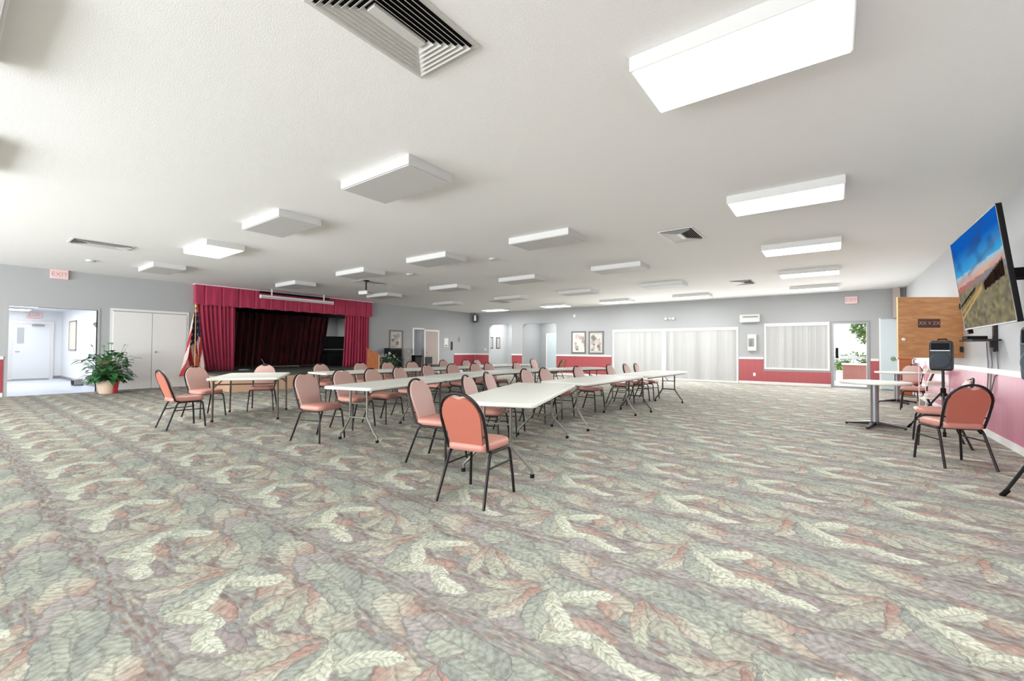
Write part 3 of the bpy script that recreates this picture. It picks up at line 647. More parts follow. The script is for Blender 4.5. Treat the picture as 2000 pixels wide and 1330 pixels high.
t = thing('thermostat', 'round white thermostat left of the first archway', 'thermostat', (-15.6, YF, 1.22)); MB().lathe([(.06,0),(.06,.02),(.04,.03)], T=Matrix.Rotation(pi/2,4,'X')).build('body', M['white'], t, smooth=True)
t = thing('security_light', 'small white detector high on the wall above the framed pictures', 'detector', (-10.0, YF, 2.86)); MB().box(-.06,-.06,-.06,.06,0,.06).build('body', M['white'], t, bevel=.015)
t = thing('emergency_light', 'twin-headed white emergency light above the long blinds', 'emergency light', (-5.52, YF, 2.55)); MB().box(-.06,-.03,-.04,.06,0,.04).build('base', M['metalw'], t, bevel=.01)
for x in (-.15,.15): MB().lathe([(.05,0),(.065,.05),(.06,.1),(.02,.12)], T=Matrix.Translation((x,-.0,0)) @ Matrix.Rotation(pi/2,4,'X')).build('lamp_head', M['metalw'], t, smooth=True)
t = thing('wall_heater', 'white box unit with vent slots high between blinds and window', 'wall unit', (-2.55, YF, 2.44)); MB().box(-.33,-.2,-.14,.33,0,.15).build('housing', M['metalw'], t, bevel=.012); MB().box(-.22,-.205,.03,.28,-.2,.09).build('vent', M['grey'], t); MB().box(-.3,-.21,-.15,-.24,-.2,.12).build('end_panel', M['metalw'], t)
t = thing('wall_phone', 'grey and white wall phone box between the long blinds and the short blinds', 'phone', (-2.49, YF, 1.53)); MB().box(-.14,-.12,-.3,.15,0,.32).build('housing', M['metalw'], t, bevel=.01); MB().box(-.11,-.125,-.14,.08,-.12,.17).build('panel', M['grey'], t); MB().tube([(-.05,-.15,-.12),(-.06,-.17,0),(-.05,-.15,.12)], .022, 8).build('handset', M['alu'], t, smooth=True)
t = thing('wall_outlet', 'white outlet on the red panelling below the wall phone', 'outlet', (-2.42, YF-.012, .35)); MB().box(-.04,-.008,-.06,.04,0,.06).build('plate', M['white'], t, bevel=.003)
t = thing('wall_clock', 'small grey oval clock right of the notices', 'clock', (XL, 17.15, 1.75)); MB().lathe([(.07,0),(.09,.02),(.07,.03)], T=Matrix.Scale(1.6,4,(0,0,1)) @ Matrix.Rotation(pi/2,4,'Y')).build('body', M['grey'], t, smooth=True)
t = thing('wall_sign', 'narrow dark vertical sign on the stage wall', 'sign', (XL, 16.6, 1.4)); MB().box(0,-.07,-.22,.02,.07,.22).build('panel', M['tlegd'], t)
t = thing('paper_notice', 'white paper notice with a grey band by the beige door', 'notice', (XL, 16.2, 1.55)); MB().box(0,-.14,-.2,.008,.14,.25).build('sheet', M['paper'], t); MB().box(.008,-.1,-.17,.01,.1,-.1).build('printed_band', M['grey'], t)
# ------------------------------------------------------------------ right-wall group
def tv():
    t = thing('television', 'large wall television showing a beach with a stranded boat', 'television', (1.215, 6.55, 2.03))
    ang = math.asin(.12/1.06); T = Matrix.Rotation(-ang, 4, 'Y')     # screen faces -X, top leans into the room
    w, h = .94, .53
    MB().box(0,-w,-h,.034,w,h,T).build('casing', M['blackm'], t, bevel=.006)
    MB().box(-.006,-w,-h,0,w,-h+.014,T).box(-.006,-w,h-.012,0,w,h,T).box(-.006,-w,-h,0,-w+.012,h,T).box(-.006,w-.012,-h,0,w,h,T).build('bezel', M['frame'], t)
    nx, nz = 128, 72; vs = []; fs = []; cs = []; R = random.Random(2)
    G = [[R.random() for _ in range(40)] for _ in range(40)]
    def ns(x, y):
        x %= 39; y %= 39; i, j = int(x), int(y); fx, fy = x-i, y-j; fx = fx*fx*(3-2*fx); fy = fy*fy*(3-2*fy)
        return (G[i][j]*(1-fx)+G[i+1][j]*fx)*(1-fy)+(G[i][j+1]*(1-fx)+G[i+1][j+1]*fx)*fy
    lerp = lambda a, b, t: tuple(a[k]+(b[k]-a[k])*max(0,min(1,t)) for k in range(4))
    for j in range(nz+1):
        for i in range(nx+1):
            u, v = i/nx, j/nz          # u from left (far, +Y) to right, v up
            vs.append(tuple(T @ Vector((-.004, w-.012-(2*w-.024)*u, -h+.014+(2*h-.026)*v))))
            hz = .47+.07*u
            if v > hz:
                s = (v-hz)/(1-hz)
                c = lerp(sr(238,170,130), sr(165,200,215), s/.22) if s < .22 else lerp(sr(70,168,222), sr(4,92,186), (s-.22)/.5)
                c = lerp(c, sr(200,170,165), .8*max(0, 1-((u-.12)**2*14+(s-.05)**2*60)))
                cl = ns(u*7+v*3, v*12-u*3); c = lerp(c, sr(36,78,140), max(0,(cl-.62))*2.2*(.4+s))
                st = abs(s-(.05+.45*u**1.3)); c = lerp(c, sr(96,112,140), max(0,1-st/.06)*.7 if u > .3 else 0)
            elif v > hz-.06: c = lerp(sr(190,110,100), sr(130,140,150), u*1.3)
            else:
                c = lerp(sr(150,140,112), sr(104,100,84), ns(u*22, v*26)); c = lerp(c, sr(178,164,110), max(0, ns(u*30+5, v*30)-.62)*1.6)
            # boat hull, shadow and mooring poles
            bu = (u-.58)/.38
            bc = .385+.10*bu; bh = .045+.035*bu
            if 0 < bu < 1 and abs(v-bc) < bh: c = lerp(sr(8,5,5), sr(52,28,20), ns(u*60, v*20)) if v < bc+bh*.8 else sr(120,110,100)
            for (a0, b0, a1, b1, cc) in ((0,.19,.54,.40,sr(188,150,92)), (0,.12,.54,.38,sr(204,168,104)), (0,.26,.4,.40,sr(40,32,26))):
                if a0 <= u <= a1 and abs(v-(b0+(b1-b0)*(u-a0)/(a1-a0))) < .014: c = cc
            cs.append(c)
    for j in range(nz):
        for i in range(nx): p = j*(nx+1)+i; fs.append((p, p+1, p+nx+2, p+nx+1))
    MB().add(vs, fs).build('screen', M['tv'], t, colors=cs)
    m = MB().box(.05,-.3,-.25,.09,.3,.25,T).box(.09,-.12,-.05,.56,-.04,.05).box(.09,.04,-.05,.56,.12,.05).box(.55,-.25,-.2,.59,.25,.2); m.build('wall_mount', M['blackm'], t, bevel=.004)
    MB().box(.01,w-.06,-h-.05,.05,w-.0,-h+.0,T).build('connector', M['blackm'], t)
tv()
t = thing('media_shelf', 'black wall shelf bracket below the television', 'shelf', (1.81, 8.85, 1.42))
MB().box(-.04,-.05,-.18,-.0,.03,.22).build('wall_rail', M['black'], t); MB().box(-.30,-.3,-.03,-.02,.45,-.005).build('shelf_plate', M['black'], t, bevel=.004); MB().box(-.07,-.04,-.12,-.03,.02,-.03).build('bracket', M['black'], t)
t = thing('cable_box', 'small black set-top box lying on the black wall shelf', 'box', (1.62, 9.0, 1.415)); MB().box(-.1,-.16,0,.1,.16,.05).build('casing', M['blackm'], t, bevel=.006); MB().box(-.102,-.1,.015,-.1,.1,.03).build('front_panel', M['tlegd'], t)
for i, (y, z0, y2, z1) in enumerate(((9.25,1.38,9.2,.5), (9.05,1.36,9.05,.62), (8.75,1.25,9.0,.66))):
    tag(MB().tube([(1.785,y,z0),(1.795,y-.02,z0-.3),(1.79,(y+y2)/2,(z0+z1)/2-.05),(1.77,y2,z1)], .007, 6).build('hanging_cable', M['ribbon'], smooth=True), ['grey cable hanging from the shelf, nearest the plywood door','grey cable hanging straight from the middle of the shelf','grey cable hanging from the wall rail, nearest the camera'][i], 'cable', 'cables hanging below the shelf')
t = thing('wall_socket', 'white socket plate with grey plug in the rose panelling', 'outlet', (1.798, 9.05, .6)); MB().box(-.012,-.06,-.08,0,.06,.08).build('plate', M['white'], t, bevel=.003); MB().box(-.07,-.03,-.05,-.012,.02,.0).build('plug', M['tlegd'], t)
# wall cabinet with its plywood door swung open
t = thing('wall_cabinet', 'wooden wall cabinet with its square plywood door swung open', 'cabinet', (1.81, 10.75, 1.13))
MB().box(-.32,.03,0,0,1.1,.03).box(-.32,.03,1.03,0,1.1,1.06).box(-.32,.03,.03,0,.06,1.03).box(-.32,1.07,.03,0,1.1,1.03).box(-.02,.06,.03,0,1.07,1.03).build('body', M['ply'], t)
D = Matrix.Translation((-.03,0,0)) @ Matrix.Rotation(atan2(-.545,-.838), 4, 'Z')      # local +X runs along the door to its free edge
dr = MB().box(0,-.01,0,1.06,.012,1.06,D).build('door', M['ply'], t, bevel=.003)
MB().box(1.06,-.012,-.002,1.066,.014,1.062,D).box(0,-.012,1.06,1.06,.014,1.066,D).build('edge_strip', M['lightwood'], dr)
MB().lathe([(.012,0),(.012,.02),(.026,.03),(.024,.045),(.003,.05)], T=D @ Matrix.Translation((1.0,.012,.32)) @ Matrix.Rotation(-pi/2,4,'X')).build('knob', M['paper'], dr, smooth=True)
MB().box(.37,.012,.53,.73,.022,.68,D).build('name_plate', mat('plate_brown', sr(84,52,44), .5), dr, bevel=.002)
o = text('lettering', 'XX V ZX', .088, mat('plate_letters', sr(176,150,142), .6), dr, (0,0,0), (0,0,0))
o.matrix_local = D @ Matrix.Translation((.55,.0225,.605)) @ Matrix.Rotation(pi,4,'Z') @ Matrix.Rotation(pi/2,4,'X')
for z in (.15,.9): MB().box(-.01,.012,z-.05,.05,.018,z+.05,D).build('hinge', M['tlegd'], dr)
t = thing('literature_rack', 'white wire rack of papers below the open plywood door', 'rack', (1.62, 12.0, 0), radians(15))
for x in (-.22, .17):
    for y in (-.13, .13): MB().cyl((x,y,0),(x,y,1.05),.007).build('upright', M['white'], t)
for z in (.05,.3,.55,.8,1.02): MB().box(-.22,-.13,z,.17,.13,z+.008).build('shelf', M['white'], t)
R = random.Random(4)
for i, c in enumerate(('lowest', 'second', 'third', 'top')):
    z = (.058,.308,.558,.808)[i]; s = thing('paper_stack', 'stack of white papers on the %s shelf of the white rack' % c, 'papers', (1.6, 11.99, z), radians(15+R.uniform(-6,6)), 'papers on the rack')
    for k in range(3): MB().box(-.16+.01*k,-.1,.03*k,.1+.01*k,.1,.03*k+.025).build('sheets', M['paper'] if k != 1 else M['hallt'], s)
t = thing('wooden_stand', 'orange-brown wooden stand behind the far small round table', 'stand', (1.6, 16.6, 0)); MB().box(-.14,-.14,0,.14,.14,1.02).build('post', M['orangewood'], t, bevel=.01); MB().box(-.17,-.17,1.02,.17,.17,1.06).build('top', M['orangewood'], t)
tag(MB().lathe([(.02,0),(.06,.01),(.07,.02),(.02,.03)], T=Matrix.Translation((1.5,YF-.05,1.0)) @ Matrix.Rotation(pi/2,4,'X')).build('door_wreath', M['leaf2'], smooth=True), 'pale green round wreath on the pale blue door', 'wreath')
# loudspeakers on tripods
def speaker_on_stand(loc, rz, l1, l2, zb, sc=1.0, spin=0, reach=.46, cm=None):
    s = thing('speaker_stand', l1, 'speaker stand', loc, spin)
    MB().cyl((0,0,.25),(0,0,zb),.018).build('pole', M['black'], s, smooth=True); MB().cyl((0,0,.55),(0,0,.68),.032).build('collar', M['blackm'], s, smooth=True)
    for k in range(3):
        a = k*2*pi/3; lg = MB().tube([(.03*cos(a),.03*sin(a),.6),(reach*cos(a),reach*sin(a),.02)], .014, 8).build('leg', M['black'], s, smooth=True)
        MB().tube([((reach-.03)*cos(a),(reach-.03)*sin(a),.06),((reach+.015)*cos(a),(reach+.015)*sin(a),.0)], .02, 8).build('rubber_foot', M['blackm'], lg)
        MB().tube([(.025*cos(a),.025*sin(a),.28),(.2*cos(a),.2*sin(a),.33)], .008, 6).build('brace', M['black'], s)
    q = thing('loudspeaker', l2, 'loudspeaker', (loc[0], loc[1], zb), rz)
    w, d, h = .128*sc, .13*sc, .46*sc
    ol = [(-w,-d),(w,-d),(w*1.0,-d*.2),(w*.72,d),(-w*.72,d),(-w,-d*.2)]
    L = [[(x*f,y*f,z) for x,y in ol] for f,z in ((.86,0),(.98,.03),(1,.1),(1,h-.1),(.97,h-.03),(.8,h))]
    MB().loops(L).build('cabinet', cm or M['speaker'], q, bevel=.012)
    MB().lathe([(.118*sc,0),(.113*sc,.012),(.1*sc,.018),(.03*sc,.008),(.002,.016)], T=Matrix.Translation((0,-d-.0,.155*sc)) @ Matrix.Rotation(pi/2,4,'X')).build('woofer', M['grille'], q, smooth=True)
    MB().box(-.1*sc,-d-.012,.31*sc,.1*sc,-d,.42*sc).build('horn', M['blackm'], q, bevel=.02); MB().box(-.11*sc,-d-.014,.30*sc,.11*sc,-d+.0,.312*sc).build('horn_trim', M['alu'], q)
    MB().tube([(-.05,0,h-.01),(-.05,0,h+.02),(.05,0,h+.02),(.05,0,h-.01)], .01, 8).build('handle', M['blackm'], q)
speaker_on_stand((1.33, 9.3, 0), radians(-20), 'black tripod stand in front of the open plywood door', 'black loudspeaker standing before the plywood cabinet door', .95, 1.0, .4)
speaker_on_stand((1.385, 5.27, 0), radians(-60), 'black tripod stand with one leg reaching into view at the right edge', 'grey-fronted loudspeaker at the very right edge of the photo', 1.0, 1.0, radians(130), .355, M['grille'])
# ------------------------------------------------------------------ pedestal tables
def pedestal(loc, rz, r, label):
    t = thing('pedestal_table', label, 'table', loc, rz, 'round pedestal tables')
    MB().lathe([(r-.02,.705),(r,.715),(r,.735),(r-.01,.745)], 48).build('tabletop', M['plastic'], t)
    MB().lathe([(.2,.695),(.2,.705)], 24).build('top_plate', M['frame'], t)
    MB().lathe([(.055,.05),(.055,.69),(.09,.695)], 24).build('column', M['alu'], t, smooth=True)
    for k in range(4):
        a = k*pi/2; T = Matrix.Rotation(a, 4, 'Z')
        MB().add([(.03,-.035,.03),(.03,.035,.03),(.40,.022,.015),(.40,-.022,.015),(.03,-.035,.09),(.03,.035,.09),(.40,.022,.035),(.40,-.022,.035)], [(0,1,2,3),(4,5,6,7),(0,1,5,4),(1,2,6,5),(2,3,7,6),(3,0,4,7)], T).cyl((.38,0,0),(.38,0,.02),.018,T=T).build('foot', M['frame'], t, bevel=.004)
pedestal((.52,9.3,0), radians(-17), .47, 'nearer small round table on a cross-foot column, right of the long rows')
pedestal((1.2,14.0,0), radians(25), .42, 'farther small round table near the pale blue door')
# ------------------------------------------------------------------ chairs
def seat_outline(w, d, n=9):
    pts = []
    for sx, sy, a0 in ((1,1,0), (-1,1,90), (-1,-1,180), (1,-1,270)):
        rr = .09 if sy > 0 else .06; ww = w if sy > 0 else w*.93
        for k in range(n):
            a = radians(a0+90*k/(n-1)); pts.append((sx*(ww-rr)+rr*cos(a), sy*(d-rr)+rr*sin(a)))
    return pts
def back_point(s, t, off=0):         # s across, t height above floor; the back leans rearwards
    y = -.135 - (t-.40)*.335 - .03*max(0,(t-.6))
    return (s, y - off*.95, t - off*.33)
def make_chair(label):
    t = thing('banquet_chair', label, 'chair', (0,0,0), 0)
    ol = seat_outline(.205, .215)
    L = [[(x*f, .035+y*f, z) for x, y in ol] for f, z in ((.93,.412),(.985,.42),(1.0,.44),(.995,.462),(.95,.478),(.82,.488),(.5,.494),(.15,.496))]
    MB().loops(L).build('seat', M['coral'], t, smooth=True)
    # padded back: domed outline
    def outline(sc, n=30):
        p = [(-.165*sc, -.0), (.165*sc, -.0)]
        for k in range(n+1):
            a = pi*k/n; r = .194*sc; z = .70+r*.96*sin(a)
            if abs(a-pi/2) < .45: z -= .034*(1+cos((a-pi/2)/.45*pi))*.5
            p.append((r*cos(a), z))
        return p
    def lp(sc, off):
        o = outline(1); out = []
        for i, (s, z) in enumerate(o):
            if i < 2: z = .455
            cz = .66; out.append(back_point(s*sc, cz+(z-cz)*sc, off))
        return out
    MB().loops([lp(.86,.0125), lp(.93,.012), lp(.945,.006), lp(.94,.0)]).build('back_panel', M['coralback'], t, smooth=True)
    MB().loops([lp(.93,-.001), lp(.95,-.012), lp(1.01,-.02), lp(.985,-.032), lp(.85,-.036), lp(.5,-.042), lp(.1,-.043)]).build('backrest', M['coralfront'], t, smooth=True)
    r = .0125; P = [(-.185,-.09,.415), back_point(-.19,.43), back_point(-.2,.55), back_point(-.203,.68)]
    for k in range(1, 16):
        a = pi-pi*k/16; P.append(back_point(.203*cos(a), .69+.203*sin(a)))
    P += [back_point(.203,.68), back_point(.2,.55), back_point(.19,.43), (.185,-.09,.415)]
    bf = MB().tube(P, r, 10).build('back_frame', M['frame'], t, smooth=True)
    for s in (-1, 1):
        for z in (.54, .76):
            a = back_point(s*.196, z); b = back_point(s*.168, z); MB().tube([a, b], .007, 6).build('clip', M['frame'], bf)
    for s in (-1, 1):
        MB().tube([(s*.19,.02,.402), (s*.19,.17,.402), (s*.192,.20,.395), (s*.196,.215,.365), (s*.215,.235,.15), (s*.224,.245,0)], r, 10).build('leg', M['frame'], t, smooth=True)
        MB().tube([(s*.19,.03,.402), (s*.19,-.08,.402), (s*.192,-.11,.392), (s*.196,-.13,.36), (s*.21,-.2,.17), (s*.225,-.262,0)], r, 10).build('leg', M['frame'], t, smooth=True)
        MB().tube([(s*.205,.222,.285), (s*.202,-.158,.285)], .008, 8).build('stretcher', M['frame'], t, smooth=True)
    MB().tube([(-.19,.12,.40),(.19,.12,.40)], .009, 8).tube([(-.19,-.07,.40),(.19,-.07,.40)], .009, 8).build('seat_frame', M['frame'], t, smooth=True)
    return t
G1, G2, G3, GR = 'chairs around the stage-side row', 'chairs along the middle row', 'chairs along the nearest row', 'chairs by the television wall'
CH = [  # x, y, facing angle (deg from +X), label, group
 (-2.43,2.78,  99, 'coral banquet chair seen from behind at the head of the nearest table', G3),
 (-3.56,3.40,  14, 'banquet chair facing the near table corner, directly left of the one seen from behind', G3),
 (-8.17,2.36,  92, 'leftmost banquet chair, seen in side view with its back to the left', G1),
 (-9.14,2.98,  14, 'banquet chair behind the left tip of the stage-side table, below the flag', G1),
 (-9.25,4.02, -32, 'pale-topped banquet chair centred before the dark stage backdrop', G1),
 (-5.66,3.19,  15, 'banquet chair at the near left end of the middle row, turned three-quarters', G2),
 (-9.05,5.3, 5, 'banquet chair behind the stage-side row, under the right part of the dark backdrop', G1),
 (-9.05,6.3, 0, 'banquet chair behind the stage-side row, in front of the right stage curtain', G1),
 (-9.05,7.1, 0, 'banquet chair behind the stage-side row, in front of the lectern', G1),
 (-9.0,7.85, -4, 'banquet chair behind the stage-side row, in front of the white-bloom arrangement', G1),
 (-9.45,9.5, 0, 'banquet chair behind the stage-side row, in front of the beige door', G1),
 (-9.25,10.3, 0, 'banquet chair behind the stage-side row, below the dark vertical sign', G1),
 (-9.35,10.95, 4, 'banquet chair behind the stage-side row, left end of the red panelling', G1),
 (-8.6,13.2, 0, 'banquet chair farthest down the stage-side row, before the wall piece between the archways', G1),
 (-8.0,13.4, 180, 'dark-looking banquet chair alone before the second archway', G1),
 (-6.12,4.02, 8, 'banquet chair behind the middle row, nearest the camera on that side', G2),
 (-6.15,4.62, 12, 'banquet chair behind the middle row, second from its near end', G2),
 (-6.42,5.42, 14, 'banquet chair behind the middle row, third from its near end', G2),
 (-6.95,6.6, 10, 'wide-domed banquet chair behind the middle row, below the office chair', G2),
 (-6.85,7.25, 0, 'banquet chair behind the middle row, fifth from its near end', G2),
 (-6.8,7.98, 0, 'banquet chair behind the middle row, before the dark red panelling', G2),
 (-6.82,8.52, 0, 'banquet chair behind the middle row, left of the bright archway door', G2),
 (-6.6,9.45, 4, 'banquet chair behind the middle row, right of the bright archway door', G2),
 (-3.62,4.32, 20, 'banquet chair at the left side of the nearest table, seat showing under its edge', G3),
 (-3.92,5.1, 20, 'banquet chair at the left side of the nearest table, next toward the far wall', G3),
 (-4.12,6.32, 4, 'left chair of the pair behind the nearest row, before the second archway', G3),
 (-4.12,6.92, 0, 'right chair of the pair behind the nearest row, before the red far-wall panelling', G3),
 (-4.05,8.1, 0, 'banquet chair between the two far white tabletops, below the framed pictures', G3),
 (-3.98,9.55, 0, 'banquet chair behind the nearest row, at the left edge of the long blinds', G3),
 (-3.86,10.25, 2, 'banquet chair before the blinds, left of the last pair', G3),
 (-3.82,10.85, 2, 'banquet chair at the far end of the nearest row, before the blinds divider', G3),
 (1.04,6.78, 112, 'coral banquet chair seen from behind in front of the television wall', GR),
 (1.12,8.07, 180, 'banquet chair mostly hidden behind the one by the television wall, seat showing', GR),
 (1.38,12.5, 172, 'banquet chair seen from the side beneath the black loudspeaker', GR),
 (1.52,14.95, 250, 'banquet chair facing the camera behind the far round table', GR),
]
first = make_chair('x')
for i, (x, y, a, lab, g) in enumerate(CH):
    if i == 0: first.location = (x,y,0); first.rotation_euler = (0,0,radians(a-90)); first['label'] = lab; first['group'] = g
    else: dup(first, (x,y,0), radians(a-90), lab, g)
# ------------------------------------------------------------------ folding tables (long axis = local Y)
def rounded(w, l, r, n=6):
    pts = []
    for sx, sy, a0 in ((1,1,0), (-1,1,90), (-1,-1,180), (1,-1,270)):
        for k in range(n): a = radians(a0+90*k/(n-1)); pts.append((sx*(w-r)+r*cos(a), sy*(l-r)+r*sin(a)))
    return pts
def folding_table(loc, deg, W, Lg, label, straight=False, m=None, group='white folding tables'):
    t = thing('folding_table', label, 'table', loc, radians(deg-90), group); w, l = W/2, Lg/2; m = m or M['tleg']
    ol = rounded(w, l, .05)
    L = [[(x*(w-i_)/w, y*(l-i_)/l, z) for x, y in ol] for i_, z in ((.012,.697),(0,.705),(0,.733),(.008,.74))]
    MB().loops(L).build('tabletop', M['plastic'], t, smooth=False, bevel=.003)
    MB().box(-w+.06,-l+.1,.675,-w+.09,l-.1,.697).box(w-.09,-l+.1,.675,w-.06,l-.1,.697).build('side_rail', m, t)
    for s in (-1, 1):
        y = s*(l-.24)
        if straight:
            for q in (-1, 1):
                lg = MB().tube([(q*(w-.05),y,.69),(q*(w-.04),y,.0)], .0175, 12).build('leg', m, t, smooth=True); MB().cyl((q*(w-.04),y,0),(q*(w-.04),y,.03),.022).build('foot_cap', M['blackm'], lg)
            MB().tube([(-w+.05,y,.3 if False else .62),(w-.05,y,.62)], .011, 8).build('crossbar', m, t); 
            for q in (-1,1): MB().tube([(q*(w-.05),y,.56),(q*(w-.12),y-s*.36,.685)], .009, 8).build('brace', m, t)
        else:
            for q in (-1, 1):
                lg = MB().tube([(q*.14,y,.69),(q*.14,y,.34),(q*.155,y,.29),(q*(w-.13),y,.12),(q*(w-.085),y,.075),(q*(w-.08),y,.0)], .0145, 12).build('leg', m, t, smooth=True)
                MB().cyl((q*(w-.08),y,0),(q*(w-.08),y,.035),.021).build('foot_cap', M['blackm'], lg)
            MB().tube([(-.145,y,.31),(.145,y,.31)], .0125, 8).build('crossbar', m, t)
            MB().tube([(-.14,y,.685),(.14,y,.685)], .014, 8).build('pivot_bar', m, t)
            MB().tube([(0,y,.50),(0,y-s*.42,.685)], .009, 8).tube([(-.14,y,.5),(.14,y,.5)], .008, 8).build('brace', m, t)
    return t
FT = [
 (-3.02,4.30,109.6,.88,2.44,'nearest folding table, angled, with a whole white top in view',False,'tleg'),
 (-3.34,6.98,90,.80,2.44,'white folding table right beyond the angled nearest one',False,'tleg'),
 (-3.22,9.56,88,.80,2.44,'last white folding table of the nearest row, before the blinds',False,'tlegd'),
 (-5.30,4.10,105,.78,1.83,'white folding table at the near end of the middle row',False,'tleg'),
 (-5.80,5.90,106,.78,1.83,'second white folding table of the middle row',False,'tlegd'),
 (-6.17,7.90,91,.80,2.05,'third white folding table of the middle row',False,'tlegd'),
 (-5.75,10.2,72,.80,2.44,'separate far white table below the framed pictures',False,'tlegd'),
 (-8.48,5.95,88,.78,2.44,'second table of the stage-side row, behind the three-quarter chair',True,'tlegb'),
 (-8.52,8.45,91,.78,2.44,'third table of the stage-side row',False,'tlegd'),
 (-8.62,10.95,91,.78,2.44,'farthest table of the stage-side row',False,'tlegd'),
]
for (x,y,a,w,l,lab,st,mm) in FT: folding_table((x,y,0), a, w, l, lab, st, M[mm])
# wide leading table of the stage-side row
P0 = Vector((-8.13,2.66)); av = Vector((.53,.85)).normalized()*1.05; bv = Vector((-.85,.53)).normalized()*1.7; c = P0+(av+bv)/2
folding_table((c.x,c.y,0), math.degrees(atan2(bv.y,bv.x)), 1.05, 1.7, 'wide white table on straight brown legs in front of the stage curtain', True, M['tlegb'])
# ------------------------------------------------------------------ ceiling fixtures
ORD = ['first','second','third','fourth','fifth','sixth']
COLX = [-.505, -4.14, -7.06, -9.98, -13.5]; ROWY = [16.45, 13.17, 9.84, 6.52, 3.17, -.17]
lit = {(0,0),(0,1),(0,2),(0,3),(0,4),(0,5),(1,0),(2,0),(3,0),(4,0),(3,4)}  # unseen first-column box behind the camera is lit for added light
def fixture(on):
    t = thing('ceiling_light', 'x', 'ceiling light', (0,0,CZ), 0, 'ceiling light boxes')
    MB().box(-.62,-.325,-.105,.62,-.30,0).box(-.62,.30,-.105,.62,.325,0).box(-.62,-.30,-.105,-.595,.30,0).box(.595,-.30,-.105,.62,.30,0).box(-.595,-.3,-.02,.595,.3,0).build('housing', M['metalw'], t, bevel=.004)
    MB().box(-.60,-.305,-.112,.60,.305,-.10).build('diffuser', M['lampc'] if on else M['diff'], t)
    return t
proto = {}
for ci, x in enumerate(COLX):
    for ri, y in enumerate(ROWY):
        if ri == 5 and ci > 2: continue
        on = (ci, ri) in lit
        yy = y + .02*max(0, -x-.5)
        lab = '%s ceiling light box, %s row from window wall, %s column from television wall' % ('lit white' if on else 'unlit grey', ORD[ri], ORD[ci])
        if on not in proto: proto[on] = fixture(on); f = proto[on]
        else: f = dup(proto[on], (0,0,0), 0, lab)
        f.location = (x, yy, CZ); f['label'] = lab
        if on:
            la = bpy.data.lights.new('ceiling_lamp', 'AREA'); la.shape = 'RECTANGLE'; la.size = 1.15; la.size_y = .58; la.energy = 46 if ri else (62 if ci else 40); la.color = (.97,.99,1)
            lo = bpy.data.objects.new('ceiling_lamp', la); COL.objects.link(lo); lo.location = (x, yy, CZ-.12)
def vent(label):
    t = thing('ceiling_vent', label, 'vent', (0,0,CZ), 0, 'ceiling air vents'); a, b = .29, .45
    MB().box(-a,-b,-.012,a,-b+.035,0).box(-a,b-.035,-.012,a,b,0).box(-a,-b+.035,-.012,-a+.035,b-.035,0).box(a-.035,-b+.035,-.012,a,b-.035,0).build('frame', M['louver'], t, bevel=.003)
    MB().box(-a+.03,-b+.03,-.004,a-.03,b-.03,-.001).build('duct_shade_plate', M['blackm'], t)  # black plate paints in the dark of the duct
    for k in range(6):
        o = .045+k*.034; i = o+.026; z0, z1 = -.028, -.006
        r = lambda o, z: [(-a+o,-b+o,z),(a-o,-b+o,z),(a-o,b-o,z),(-a+o,b-o,z)]
        MB().add(r(o,z0)+r(i,z1), [(0,1,5,4),(1,2,6,5),(2,3,7,6),(3,0,4,7)]).build('louver', M['louver'], t).modifiers.new('s','SOLIDIFY').thickness = .002
    MB().box(-a+.255,-b+.255,-.03,a-.255,b-.255,-.008).build('centre_strip', M['louver'], t)
    return t
vp = None
VL = [('right', 'nearest, cut by the top edge of the photo'), ('right', 'middle, before the lit boxes'), ('right', 'farthest, close to the window wall'), ('left', 'nearest, left of the lit box'), ('left', 'middle, above the projector'), ('left', 'farthest, toward the corner')]
for i, (x, y) in enumerate(((-2.165,1.70), (-2.14,7.85), (-2.17,14.3), (-11.55,1.98), (-11.4,8.0), (-11.4,14.4))):
    lab = 'louvred ceiling vent of the %s line, %s' % VL[i]
    v = vent(lab) if vp is None else dup(vp, (0,0,0), 0, lab); vp = vp or v; v.location = (x, y, CZ)
t = thing('projector', 'white projector hanging from a black ceiling pole before the stage', 'projector', (-11.15, 7.7, CZ), radians(10))
MB().lathe([(.09,-.02),(.09,0)]).build('mounting_plate', M['blackm'], t); MB().cyl((0,0,-.02),(0,0,-.32),.025).build('pole', M['black'], t)
MB().box(-.17,-.14,-.43,.17,.14,-.32).build('body', M['metalw'], t, bevel=.02); MB().lathe([(.05,0),(.045,.04),(.03,.03)], T=Matrix.Translation((-.17,.05,-.375)) @ Matrix.Rotation(-pi/2,4,'Y')).build('lens', M['blackm'], t, smooth=True); MB().box(.17,-.1,-.41,.175,.1,-.34).build('vent_grille', M['grey'], t)
for i, (x, y) in enumerate(((-6.1,7.45), (-13.9,2.2), (-9.2,7.7))):
    t = thing('smoke_detector', ['round ceiling detector near the middle of the hall','round ceiling detector above the white hallway opening','small round ceiling plate left of the middle detector'][i], 'detector', (x, y, CZ), 0, 'round ceiling detectors'); MB().lathe([(.03,-.05),(.08,-.035),(.09,0)]).build('body', M['louver'], t, smooth=True)
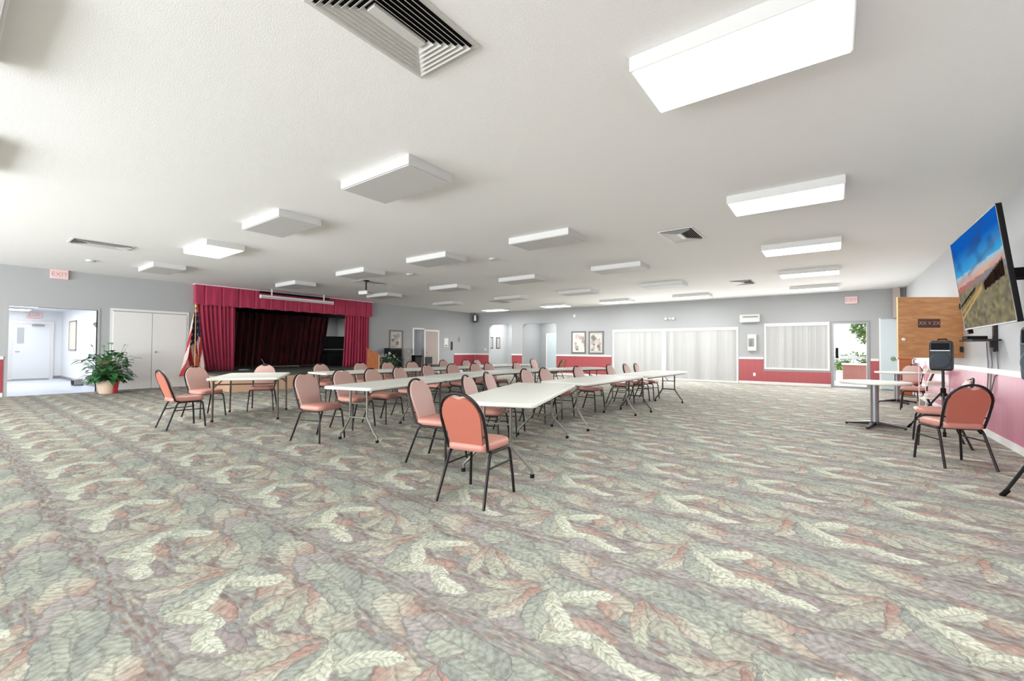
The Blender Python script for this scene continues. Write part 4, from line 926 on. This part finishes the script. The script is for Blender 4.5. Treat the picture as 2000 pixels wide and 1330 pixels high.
# ------------------------------------------------------------------ light
def area(loc, rot, sx, sy, e, c=(1,1,1), spread=pi):  # serves the window openings and the fill lamps added indoors
    la = bpy.data.lights.new('daylight_and_fill', 'AREA'); la.shape = 'RECTANGLE'; la.size = sx; la.size_y = sy; la.energy = e; la.color = c; la.spread = spread
    o = bpy.data.objects.new('daylight_and_fill', la); COL.objects.link(o); o.location = loc; o.rotation_euler = rot
for (a, b) in ((-15.2,-11.0), (-10.4,-6.2), (-5.6,-1.2), (-.8,1.4)):
    area(((a+b)/2, YB+.02, 1.47), (radians(108),0,0), b-a-.1, 2.3, (122 if b < -6 else 84 if b < -1 else 30)*(b-a), (.95,.98,1))
area((.42, YF+.12, 1.1), (-pi/2,0,0), .8, 2.0, 60, (1,1,1))
area((-5.5, YF+.3, 1.1), (-pi/2,0,0), 5.0, 2.0, 8); area((-1.1, YF+.3, 1.4), (-pi/2,0,0), 1.9, 1.6, 3)
area((-5.5, YF-.08, 1.3), (-pi/2,0,0), 4.9, 1.5, 108); area((-1.1, YF-.08, 1.4), (-pi/2,0,0), 1.8, 1.5, 50)  # fill added on the room side of the blinds to brighten the far end
area((-20.5, 1.7, 2.5), (0,0,0), 5, 1.6, 70, (.96,.98,1))  # extra fill lamp added under the hallway ceiling
area((-14.6, YF+1.2, 2.95), (0,0,0), 1.2, 1.2, 75); area((-12, YF+1.2, 2.95), (0,0,0), 1.2, 1.2, 48)  # unseen fill lamps added to brighten the alcoves
area((-17.4, 14.8, 2.55), (0,0,0), 1.2, 1.2, 16)  # fill lamp inside the office
area((-20.7, 10.6, 2.6), (0,radians(15),0), .7, 2.2, 26)  # unseen fill lamp added to light the backstage wall
w = bpy.data.worlds.new('sky'); SC.world = w; w.use_nodes = True; bg = w.node_tree.nodes['Background']; bg.inputs[0].default_value = (.93,.97,1,1); bg.inputs[1].default_value = 1.5
sun = bpy.data.lights.new('sun', 'SUN'); sun.energy = 1.6; sun.angle = .05; so = bpy.data.objects.new('sun', sun); COL.objects.link(so); so.rotation_euler = (radians(35), 0, radians(160))
# ------------------------------------------------------------------ camera
cam = bpy.data.cameras.new('camera'); co = bpy.data.objects.new('camera', cam); COL.objects.link(co); SC.camera = co
yaw, pit, rol = .6402, .0201, .0056
F = Vector((-sin(yaw)*cos(pit), cos(yaw)*cos(pit), sin(pit))); Rv = Vector((cos(yaw), sin(yaw), 0)); U = Rv.cross(F)
R2 = Rv*cos(rol)+U*sin(rol); U2 = -Rv*sin(rol)+U*cos(rol)
co.matrix_world = Matrix(((R2.x,U2.x,-F.x,0),(R2.y,U2.y,-F.y,0),(R2.z,U2.z,-F.z,H),(0,0,0,1)))
cam.sensor_width = 36; cam.lens = 846.35/2000*36; cam.clip_start = .05; cam.clip_end = 200
SC.view_settings.view_transform = 'Standard'; SC.view_settings.look = 'None'; SC.view_settings.gamma = 1; SC.view_settings.exposure = .16
SC.view_settings.use_curve_mapping = False
SC.cycles.max_bounces = 7; SC.cycles.diffuse_bounces = 4; SC.cycles.use_denoising = True; SC.cycles.use_adaptive_sampling = True; SC.cycles.adaptive_threshold = .02; SC.cycles.sample_clamp_indirect = 6
